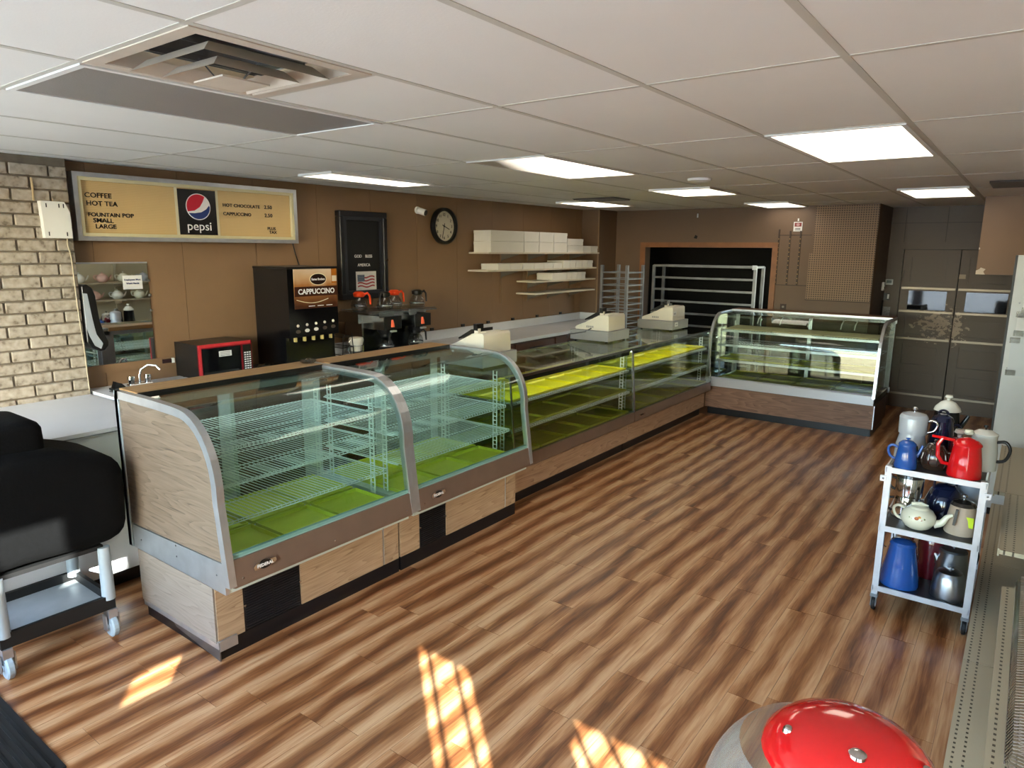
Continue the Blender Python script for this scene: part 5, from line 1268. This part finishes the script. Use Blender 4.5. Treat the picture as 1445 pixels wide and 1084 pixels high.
b = B(); b.cyl((qx, gy_, .90), (qx, gy_, 1.16), .012, .012, 12); b.build('centre_rod', M_chrome, gb_)

# ================================================================== GONDOLA SHELVING on the right
gd = thing('gondola_shelving', (3.2, 3.0, 0), 'beige slotted steel gondola shelving along the right side', 'shelving')
ga0, ga1 = 1.20, 4.82
segs = [ga0, 2.42, 3.64, ga1]
b = B(); b.box((3.44, ga0, 0), (3.47, ga1, 1.72)); b.build('back_panel', M_beige, gd)
for y in segs:
    b = B(); b.box((3.41, y-.015, 0), (3.45, y+.015, 1.75)); b.build('upright', M_beige, gd)
for a, c in zip(segs, segs[1:]):
    b = B(); b.box((2.885, a+.003, .135), (3.44, c-.003, .15)); b.build('base_deck', M_perf, gd, org=(2.885, a, .15))
    b = B(); b.box((2.89, a+.003, 0), (2.90, c-.003, .135)); b.build('kick_plate', M_beige, gd)
    if a < 2.0:
        y0_, y1_ = a, 2.60
        b = B(); b.box((2.985, y0_+.003, .44), (3.44, y1_, .455)); b.build('shelf', M_perf, gd, org=(2.985, y0_, .455))
    if a > 3.0 or a > 2.0:
        b = B(); b.box((2.955 if a < 3 else 2.90, max(a, 2.70)+.003, .56), (3.44, c-.003, .58)); sh_ = b.build('shelf', M_perf, gd, org=(2.955 if a < 3 else 2.90, max(a, 2.70), .58))
        b = B(); b.box((2.95 if a < 3 else 2.895, max(a, 2.70)+.003, .55), (2.957 if a < 3 else 2.902, c-.003, .585)); b.build('shelf_lip', M_beige, sh_)
    for z in (1.16, 1.40):
        b = B(); b.box((3.14, a+.003, z-.018), (3.44, c-.003, z)); b.build('shelf', M_beige, gd)
        for yy in (a+.02, c-.02):
            b = B(); b.prism([(3.44, z-.09), (3.44, z-.018), (3.16, z-.018)], yy-.003, yy+.003, 'y'); b.build('bracket', M_beige, gd)
for y in (ga0, ga1):
    b = B(); b.box((2.89, y-.004, 0), (3.44, y+.003, .15)); b.build('end_plate', M_beige, gd)
# wire fence basket lying on the lower shelf
wf_ = thing('wire_divider', (3.1, 1.9, .455), 'silver wire shelf fence curled along the lower gondola shelf', 'wire fence')
b = B()
for i in range(75):
    y = 1.24+i*.018
    b.tube([(3.10, y, .457), (3.045, y, .462), (3.03, y, .49), (3.045, y, .525), (3.075, y, .535)], .0018, 4)
b.build('wires', M_chrome, wf_)
b = B()
for q in ((3.10, .459), (3.03, .49), (3.075, .535)): b.bar((q[0], 1.23, q[1]), (q[0], 2.59, q[1]), .004)
b.build('rods', M_chrome, wf_)
# wall shelves of teapots (seen in the mirror) stand on the gondola
# cooler
cl = thing('upright_cooler', (3.2, 5.4, 0), 'tall white cooler cabinet with papers taped on its side', 'cooler')
b = B(); b.box((2.83, 5.0, .06), (3.55, 5.75, 1.885)); b.build('cabinet', mat('white_enamel_steel', '#c9cac8', .35, noise=.04), cl)
b = B(); b.box((2.815, 5.0, .10), (2.83, 5.75, 1.885)); b.build('door', mat('dark_door_edge', '#2c2c2c', .5), cl)
b = B(); b.box((2.85, 5.03, 0), (3.5, 5.72, .06)); b.build('plinth', M_black, cl)
for q in ((2.865, 1.22), (2.86, 1.10), (2.875, 1.56)):
    b = B(); b.lathe([(0, -.003), (.006, -.002), (.006, 0)], (q[0], 5.0, q[1]), 8, 'y'); b.build('screw', M_alud, cl)
for x0, x1, z0, z1, lb_ in ((2.90, 3.16, 1.49, 1.80, 'white printed sheet taped highest on the cooler side'), (2.875, 3.13, 1.33, 1.49, 'clear plastic sleeve with paper taped in the middle of the cooler side'), (2.86, 3.12, 1.05, 1.31, 'empty clear plastic sleeve taped lowest on the cooler side')):
    t = thing('taped_paper', ((x0+x1)/2, 4.995, z0), lb_, 'paper', 'papers on the cooler side')
    b = B(); b.box((x0, 4.993, z0), (x1, 4.999, z1)); pg = b.build('sheet', mat('grey_white_paper', '#c2c6c8', .3) if 'empty' in lb_ else M_paper, t)
    if 'printed' in lb_:
        for i in range(11): b = B(); b.box((x0+.03, 4.9925, z1-.05-i*.02), (x1-.03-.05*(i % 3 == 2), 4.993, z1-.045-i*.02)); b.build('print_line', mat('grey_ink', '#8d8d90', .6), pg)
    for q in ((x0, z1), (x1-.05, z1), (x0, z0+.03)):
        b = B(); b.box((q[0]-.01, 4.992, q[1]-.03), (q[0]+.05, 4.993, q[1]+.01)); b.build('tape', glass('clear_tape_%d' % len(MATS), '#e0e0dc', .2, 1.5), t)

# ================================================================== TEAPOT CART
tc_ = thing('metal_cart', (2.65, 3.25, 0), 'small aluminium three-shelf cart loaded with coffee pots', 'cart')
kx0, kx1, ky0, ky1 = 2.45, 2.862, 2.96, 3.52
SZ = (.145, .485, .805)
for x in (kx0, kx1):
    for y in (ky0, ky1):
        b = B(); b.bar((x, y, .10), (x, y, SZ[2]+.008), .030, .030); b.build('leg', M_alu, tc_)
        cs = B(); cs.box((x-.018, y-.02, .082), (x+.018, y+.02, .10)); cs.box((x-.014, y-.02, .03), (x-.010, y+.02, .085)); cs.box((x+.010, y-.02, .03), (x+.014, y+.02, .085)); cs = cs.build('caster_fork', M_alud, tc_)
        b = B(); b.lathe([(0, -.010), (.034, -.010), (.040, -.006), (.040, .006), (.034, .010), (0, .010)], (x, y+.012, .040), 18, 'x'); b.build('wheel', M_blackm, cs)
for i, z in enumerate(SZ):
    b = B(); b.box((kx0, ky0, z-.006), (kx1, ky1, z)); sf = b.build('shelf', mat('dark_rubber_shelf', '#2c2d30', .4), tc_)
    b = B(); b.box((kx0-.012, ky0-.016, z-.026), (kx1+.012, ky0-.008, z+.003)); b.box((kx0-.012, ky1+.008, z-.026), (kx1+.012, ky1+.016, z+.003)); b.box((kx0-.016, ky0-.016, z-.026), (kx0-.008, ky1+.016, z+.003)); b.box((kx1+.008, ky0-.016, z-.026), (kx1+.016, ky1+.016, z+.003)); b.build('shelf_edge', M_alu, sf)
for x in (kx0-.02, kx1+.02):
    b = B(); b.box((x-.014, ky0-.02, SZ[2]-.075), (x+.014, ky0+.0, SZ[2]-.045)); b.build('clamp', M_alu, tc_)
    b = B(); b.lathe([(0, -.024), (.005, -.022), (.006, -.018)], (x, ky0, SZ[2]-.06), 8, 'y'); b.build('rivet', M_alud, tc_)

M_blue = mat('blue_enamel', '#1f4f9c', .12, noise=.06, coat=.5); M_navy = mat('navy_enamel', '#131a33', .12, coat=.5)
M_pale = mat('pale_grey_enamel', '#a9aeb5', .2, coat=.3); M_wht = mat('white_enamel', '#d8d8cf', .18, coat=.4); M_brn = mat('brown_glaze', '#33261f', .12, coat=.5)
M_dred = mat('dark_red_glaze', '#5e1620', .15, coat=.4); M_tan = mat('tan_enamel', '#b5a390', .25, coat=.3); M_cer = mat('cream_ceramic', '#dcdac6', .15, coat=.4)
M_al2 = mat('worn_aluminium', '#a9acb2', .3, 1., .2, 14)
def pot(name, label, cat, x, y, z, prof, m, lid=None, knob=None, spout=None, handle=None, group='coffee pots on the cart', lidm=None, knobm=None, handm=None):
    """prof: (r,h) body. lid: (r,h) list. knob: (r,h0,h1). spout/handle: (angle, [(out,h),...], radii)"""
    t = thing(name, (x, y, z), label, cat, group)
    b = B(); b.lathe([(0, z+prof[0][1])]+[(r, z+h) for r, h in prof], (x, y, 0), 28); b.build('body', m, t, smooth=True)
    lo = None
    if lid: b = B(); b.lathe([(r, z+h) for r, h in lid], (x, y, 0), 28); lo = b.build('lid', lidm or m, t, smooth=True)
    if knob:
        r, h0, h1 = knob; b = B(); b.lathe([(r*.4, z+h0), (r*.45, z+h0+(h1-h0)*.35), (r, z+h0+(h1-h0)*.6), (r*.8, z+h1-.002), (0, z+h1)], (x, y, 0), 14); b.build('knob', knobm or lidm or m, lo or t, smooth=True)
    for nm, q in (('spout', spout), ('handle', handle)):
        if not q: continue
        a, pts, rad = q; ca_, sa = math.cos(a), math.sin(a)
        # smooth the path
        P_ = []
        for i in range(len(pts)-1):
            p0 = pts[max(i-1, 0)]; p1 = pts[i]; p2 = pts[i+1]; p3 = pts[min(i+2, len(pts)-1)]
            for k in range(4):
                s = k/4; P_.append(tuple(.5*((2*p1[j])+(-p0[j]+p2[j])*s+(2*p0[j]-5*p1[j]+4*p2[j]-p3[j])*s*s+(-p0[j]+3*p1[j]-3*p2[j]+p3[j])*s**3) for j in (0, 1)))
        P_.append(pts[-1]); n = len(P_)
        rr = [rad[0]+(rad[1]-rad[0])*i/(n-1) for i in range(n)] if isinstance(rad, tuple) else [rad]*n
        b = B(); b.tube([(x+ca_*o_, y+sa*o_, z+h) for o_, h in P_], rr, 10); b.build(nm, (handm or m) if nm == 'handle' else m, t, smooth=True)
    return t
def hnd(r, h0, h1, out): return [(r*.9, h1), (r+out*.6, h1+.008), (r+out, (h0+h1)/2+.02), (r+out*.7, h0+.015), (r*.95, h0)]
def tagp(t, x, y, z, w_=.028, h=.04):
    b = B(); b.box((x-w_/2, y-.001, z), (x+w_/2, y, z+h)); b.build('price_tag', M_yel, t)
Z3, Z2, Z1 = SZ[2]+.0005, SZ[1]+.0005, SZ[0]+.0005
# --- top shelf
pot('coffee_pot', 'small cobalt blue enamel pot with side handle on the cart top', 'coffee pot', 2.515, 3.01, Z3, [(.054, 0), (.055, .01), (.047, .07), (.040, .115), (.041, .12)], M_blue, [(.042, .118), (.040, .128), (.024, .142), (0, .146)], (.012, .143, .158), (0.35, [(.045, .06), (.06, .09), (.07, .12)], (.012, .006)), (PI, hnd(.045, .035, .10, .04), .007))
t = pot('percolator', 'tall pale grey two-tier enamel percolator on the cart top', 'coffee pot', 2.51, 3.20, Z3, [(.073, 0), (.076, .02), (.072, .08), (.062, .125), (.060, .14), (.068, .142), (.068, .225), (.066, .23)], M_pale, [(.070, .228), (.060, .245), (.03, .255), (0, .258)], (.013, .256, .285), None, (.1, hnd(.066, .15, .21, .045), .007), knobm=M_chrome, handm=M_chrome)
t = pot('coffee_pot', 'tall navy enamel pot with loop lid and yellow tag on the cart top', 'coffee pot', 2.635, 3.28, Z3, [(.062, 0), (.060, .10), (.052, .21), (.053, .215)], M_navy, [(.054, .213), (.045, .235), (.02, .248), (0, .25)], None, None, (.6, hnd(.055, .06, .18, .05), .007))
b = B(); b.tube([(2.635+.022*math.cos(a), 3.28, Z3+.25+.02*math.sin(a)) for a in [PI*i/8 for i in range(9)]], .006, 8); b.build('lid_loop', M_navy, t)
tagp(t, 2.60, 3.215, Z3+.02, .03, .06)
pot('coffee_pot', 'tall dark steel coffee pot with pale domed lid at the back of the cart top', 'coffee pot', 2.64, 3.43, Z3, [(.072, 0), (.068, .12), (.060, .24), (.061, .245)], mat('dark_graphite', '#2c2f33', .2, .4), [(.066, .243), (.06, .262), (.035, .29), (.015, .30), (0, .30)], (.020, .298, .33), (.1, [(.06, .14), (.085, .19), (.10, .225)], (.016, .008)), None, lidm=M_wht, knobm=M_wht)
t = pot('teapot', 'dark brown ribbed glazed teapot on the cart top', 'teapot', 2.635, 3.075, Z3, [(.05, 0), (.061, .02), (.066, .055), (.060, .09), (.044, .112), (.04, .115)], M_brn, [(.045, .113), (.036, .128), (0, .138)], (.012, .135, .155), (PI*.93, [(.06, .03), (.085, .06), (.092, .10)], (.014, .007)), (-.1, hnd(.06, .03, .09, .035), .006))
for i in range(10):
    a = i*PI/5; b = B(); b.tube([(2.635+.066*math.cos(a)*k_, 3.075+.066*math.sin(a)*k_, Z3+h) for k_, h in ((.8, .012), (.97, .03), (1.02, .055), (.92, .085), (.68, .108))], .005, 6); b.build('rib', M_brn, t)
pot('coffee_pot', 'coffee pot with faceted glass knob half hidden behind the red pot', 'coffee pot', 2.725, 3.19, Z3, [(.042, 0), (.042, .08), (.040, .135), (.041, .14)], M_dred, [(.042, .138), (.03, .155), (0, .16)], (.028, .155, .20), None, None, knobm=mat('cut_glass_knob', '#b8aaa2', .1, .4))
t = pot('coffee_pot', 'large glossy red enamel coffee pot with swept handle on the cart top', 'coffee pot', 2.77, 3.03, Z3, [(.075, 0), (.077, .008), (.070, .08), (.060, .155), (.061, .162)], M_red, [(.064, .160), (.062, .168), (.045, .185), (.012, .197), (0, .198)], None, None, None)
b = B(); b.tube([(2.77-.055, 3.02, Z3+.175), (2.77-.10, 3.01, Z3+.182), (2.77-.152, 3.0, Z3+.188)], [.008, .008, .007], 8); b.tube([(2.77-.105, 3.01, Z3+.182), (2.77-.122, 3.005, Z3+.15), (2.77-.118, 3.005, Z3+.09), (2.77-.095, 3.01, Z3+.055), (2.77-.062, 3.02, Z3+.05)], .0095, 8); b.build('handle', M_red, t, smooth=True)
t = pot('coffee_pot', 'white enamel coffee pot with black lid rim behind the red pot', 'coffee pot', 2.83, 3.225, Z3, [(.066, 0), (.064, .09), (.055, .175), (.056, .18)], M_wht, [(.058, .178), (.058, .188), (.03, .205), (0, .208)], (.011, .206, .232), None, (-.2, hnd(.06, .05, .15, .055), .008), knobm=M_black, handm=M_black)
b = B(); b.lathe([(.0, .0), (.02, .002), (.024, .012), (.016, .026), (.0, .026)], (0, 0, 0), 12)
b.M = Matrix()
for v in b.bm.verts: v.co += Vector((2.762, 3.185, Z3+.178))
b.build('pour_spout', M_cer, t, smooth=True)
# --- middle shelf
t = pot('percolator', 'chrome drip percolator with black handles on the cart middle shelf', 'coffee pot', 2.53, 3.17, Z2, [(.072, 0), (.074, .01), (.062, .10), (.058, .12), (.066, .125), (.068, .225), (.066, .23)], M_chrome, [(.068, .228), (.064, .245), (.03, .255), (0, .256)], (.024, .256, .28), None, (PI*1.02, hnd(.066, .145, .205, .032), .007), lidm=mat('smoked_lid', '#2a2724', .15), knobm=M_black, handm=M_black)
b = B(); b.tube([(2.53-.062, 3.15, Z2+.105), (2.53-.10, 3.14, Z2+.10), (2.53-.105, 3.14, Z2+.05), (2.53-.07, 3.15, Z2+.03)], .007, 8); b.build('lower_handle', M_black, t, smooth=True)
pot('kettle', 'round navy blue enamel kettle on the cart middle shelf', 'kettle', 2.69, 3.265, Z2, [(.085, 0), (.095, .03), (.092, .10), (.070, .16), (.05, .18)], M_navy, [(.055, .178), (.04, .19), (0, .198)], (.014, .195, .215), None, (.5, [(.05, .17), (.05, .24), (.0, .26), (-.05, .24), (-.06, .17)], .006))
pot('enamel_pot', 'pale blue-grey open enamel pot at the back of the cart middle shelf', 'pot', 2.775, 3.425, Z2, [(.07, 0), (.08, .02), (.085, .12), (.092, .185), (.095, .19), (.092, .192), (.082, .12), (.07, .02), (0, .015)], mat('pale_blue_enamel', '#a3adbd', .2, coat=.3))
t = pot('teapot', 'cream ceramic teapot with painted flowers on the cart middle shelf', 'teapot', 2.60, 3.035, Z2, [(.045, 0), (.062, .012), (.082, .045), (.080, .075), (.062, .10), (.045, .110)], M_cer, [(.048, .108), (.042, .118), (.02, .124), (0, .126)], None, (.05, [(.072, .035), (.105, .05), (.125, .085), (.15, .10)], (.022, .008)), (PI, hnd(.068, .03, .095, .048), .0075))
b = B(); b.tube([(2.565, 3.035, Z2+.122), (2.605, 3.035, Z2+.132), (2.64, 3.035, Z2+.128)], [.012, .010, .003], 8); b.build('lid_knob', M_cer, t, smooth=True)
for dx, dz, r_, c_ in ((.0, .072, .011, '#b5622f'), (.02, .066, .009, '#a5452c'), (.012, .08, .008, '#c98a3a'), (-.02, .07, .006, '#6d7d4a'), (.034, .074, .005, '#6d7d4a'), (-.032, .073, .004, '#6d7d4a')):
    b = B(); b.lathe([(0, -.004), (r_, 0.0), (r_*.6, .006)], (2.60+dx, 3.035-.079+abs(dx)*.22, Z2+dz), 9, 'y'); b.build('flower', mat('flower_'+c_[1:], c_, .4), t)
t = pot('coffee_pot', 'tan enamel coffee pot with black handle and yellow tag on the cart middle shelf', 'coffee pot', 2.785, 3.10, Z2, [(.072, 0), (.074, .01), (.066, .085), (.056, .145), (.057, .15)], M_tan, [(.060, .148), (.05, .165), (.02, .175), (0, .176)], (.016, .175, .205), None, None, lidm=mat('smoked_glass_lid', '#2d2926', .12), knobm=M_chrome)
b = B(); b.bar((2.765, 3.025, Z2+.14), (2.758, 3.015, Z2+.06), .022, .012); b.build('handle', M_black, t)
tagp(t, 2.822, 3.042, Z2+.05, .034, .055)
# --- bottom shelf
t = pot('coffee_pot', 'large tapered cobalt blue enamel pot with wire bail on the cart bottom shelf', 'coffee pot', 2.545, 3.06, Z1, [(.096, 0), (.098, .012), (.080, .12), (.062, .22), (.063, .226)], M_blue, [(.065, .224), (.058, .24), (.03, .25), (0, .252)], None, None, (PI*1.05, hnd(.085, .06, .19, .035), .003), handm=M_black)
b = B(); b.tube([(2.50, 3.05, Z1+.24), (2.495, 3.05, Z1+.275), (2.525, 3.05, Z1+.295), (2.57, 3.06, Z1+.27), (2.60, 3.06, Z1+.235)], .0035, 6); b.build('wire_bail', M_black, t)
pot('pitcher', 'dark red glazed pitcher behind the big blue pot on the bottom shelf', 'pitcher', 2.66, 3.26, Z1, [(.062, 0), (.066, .02), (.058, .10), (.066, .18), (.060, .235), (.055, .24)], M_dred, [(.056, .238), (.04, .25), (0, .258)], (.012, .255, .28), (0.0, [(.055, .15), (.085, .185), (.11, .225)], (.022, .008)), (PI, hnd(.06, .06, .2, .04), .007))
pot('kettle', 'worn aluminium kettle with domed lid at the front of the bottom shelf', 'kettle', 2.77, 3.05, Z1, [(.078, 0), (.080, .01), (.076, .06), (.068, .11), (.062, .122)], M_al2, [(.064, .120), (.056, .136), (.03, .146), (0, .148)], (.013, .147, .165), None, None)
pot('coffee_pot', 'aluminium coffee pot with pointed pouring lip behind the small kettle', 'coffee pot', 2.765, 3.225, Z1, [(.082, 0), (.083, .01), (.074, .12), (.066, .185), (.067, .19)], M_al2, [(.068, .188), (.06, .198), (0, .20)], (.012, .199, .22), (PI*1.05, [(.06, .11), (.08, .15), (.105, .185)], (.022, .005)), None, lidm=M_alud)
pot('glass_coffee_pot', 'glass coffee pot with steel lid at the back of the cart bottom shelf', 'coffee pot', 2.775, 3.40, Z1, [(.07, 0), (.075, .05), (.06, .14), (.05, .18)], M_bulb, [(.052, .178), (.052, .195), (.03, .21), (0, .212)], (.02, .21, .24), None, (-.1, hnd(.06, .05, .15, .04), .006), lidm=M_chrome, handm=M_black)
pot('glass_teapot', 'clear glass teapot with chrome lid behind the big blue pot', 'teapot', 2.535, 3.39, Z1, [(.055, 0), (.07, .05), (.065, .15), (.05, .21)], M_bulb, [(.052, .208), (.045, .225), (0, .235)], (.014, .232, .255), None, None, lidm=M_chrome)

# teapots standing on the gondola shelves, seen in the wall mirror
k = 0
proto = None
names = ['white', 'pink', 'cream', 'rose']
M_pink = mat('pink_ceramic', '#c9a49a', .2)
spots = [(1.40, 3.10, M_wht, 'white'), (1.40, 3.40, M_pink, 'pink'), (1.40, 3.68, M_cer, 'cream'), (1.40, 3.96, M_pale, 'grey'), (1.16, 3.28, M_pink, 'pink'), (1.16, 3.58, M_wht, 'white'), (1.16, 3.88, M_cer, 'cream')]
for z, y, m_, nm in spots:
    pot('teapot', '%s china teapot on the %s high gondola shelf' % (nm, 'upper' if z > 1.3 else 'lower'), 'teapot', 3.26, y, z+.0005, [(.045, 0), (.06, .012), (.078, .045), (.074, .075), (.055, .10), (.04, .108)], m_, [(.042, .106), (.034, .118), (0, .126)], (.012, .124, .145), (PI/2, [(.068, .035), (.10, .055), (.125, .10)], (.018, .007)), (-PI/2, hnd(.065, .03, .09, .045), .007), group='teapots on the gondola shelves')
print('objects', len(bpy.data.objects), 'tris', sum(len(p.vertices)-2 for m_ in bpy.data.meshes for p in m_.polygons))
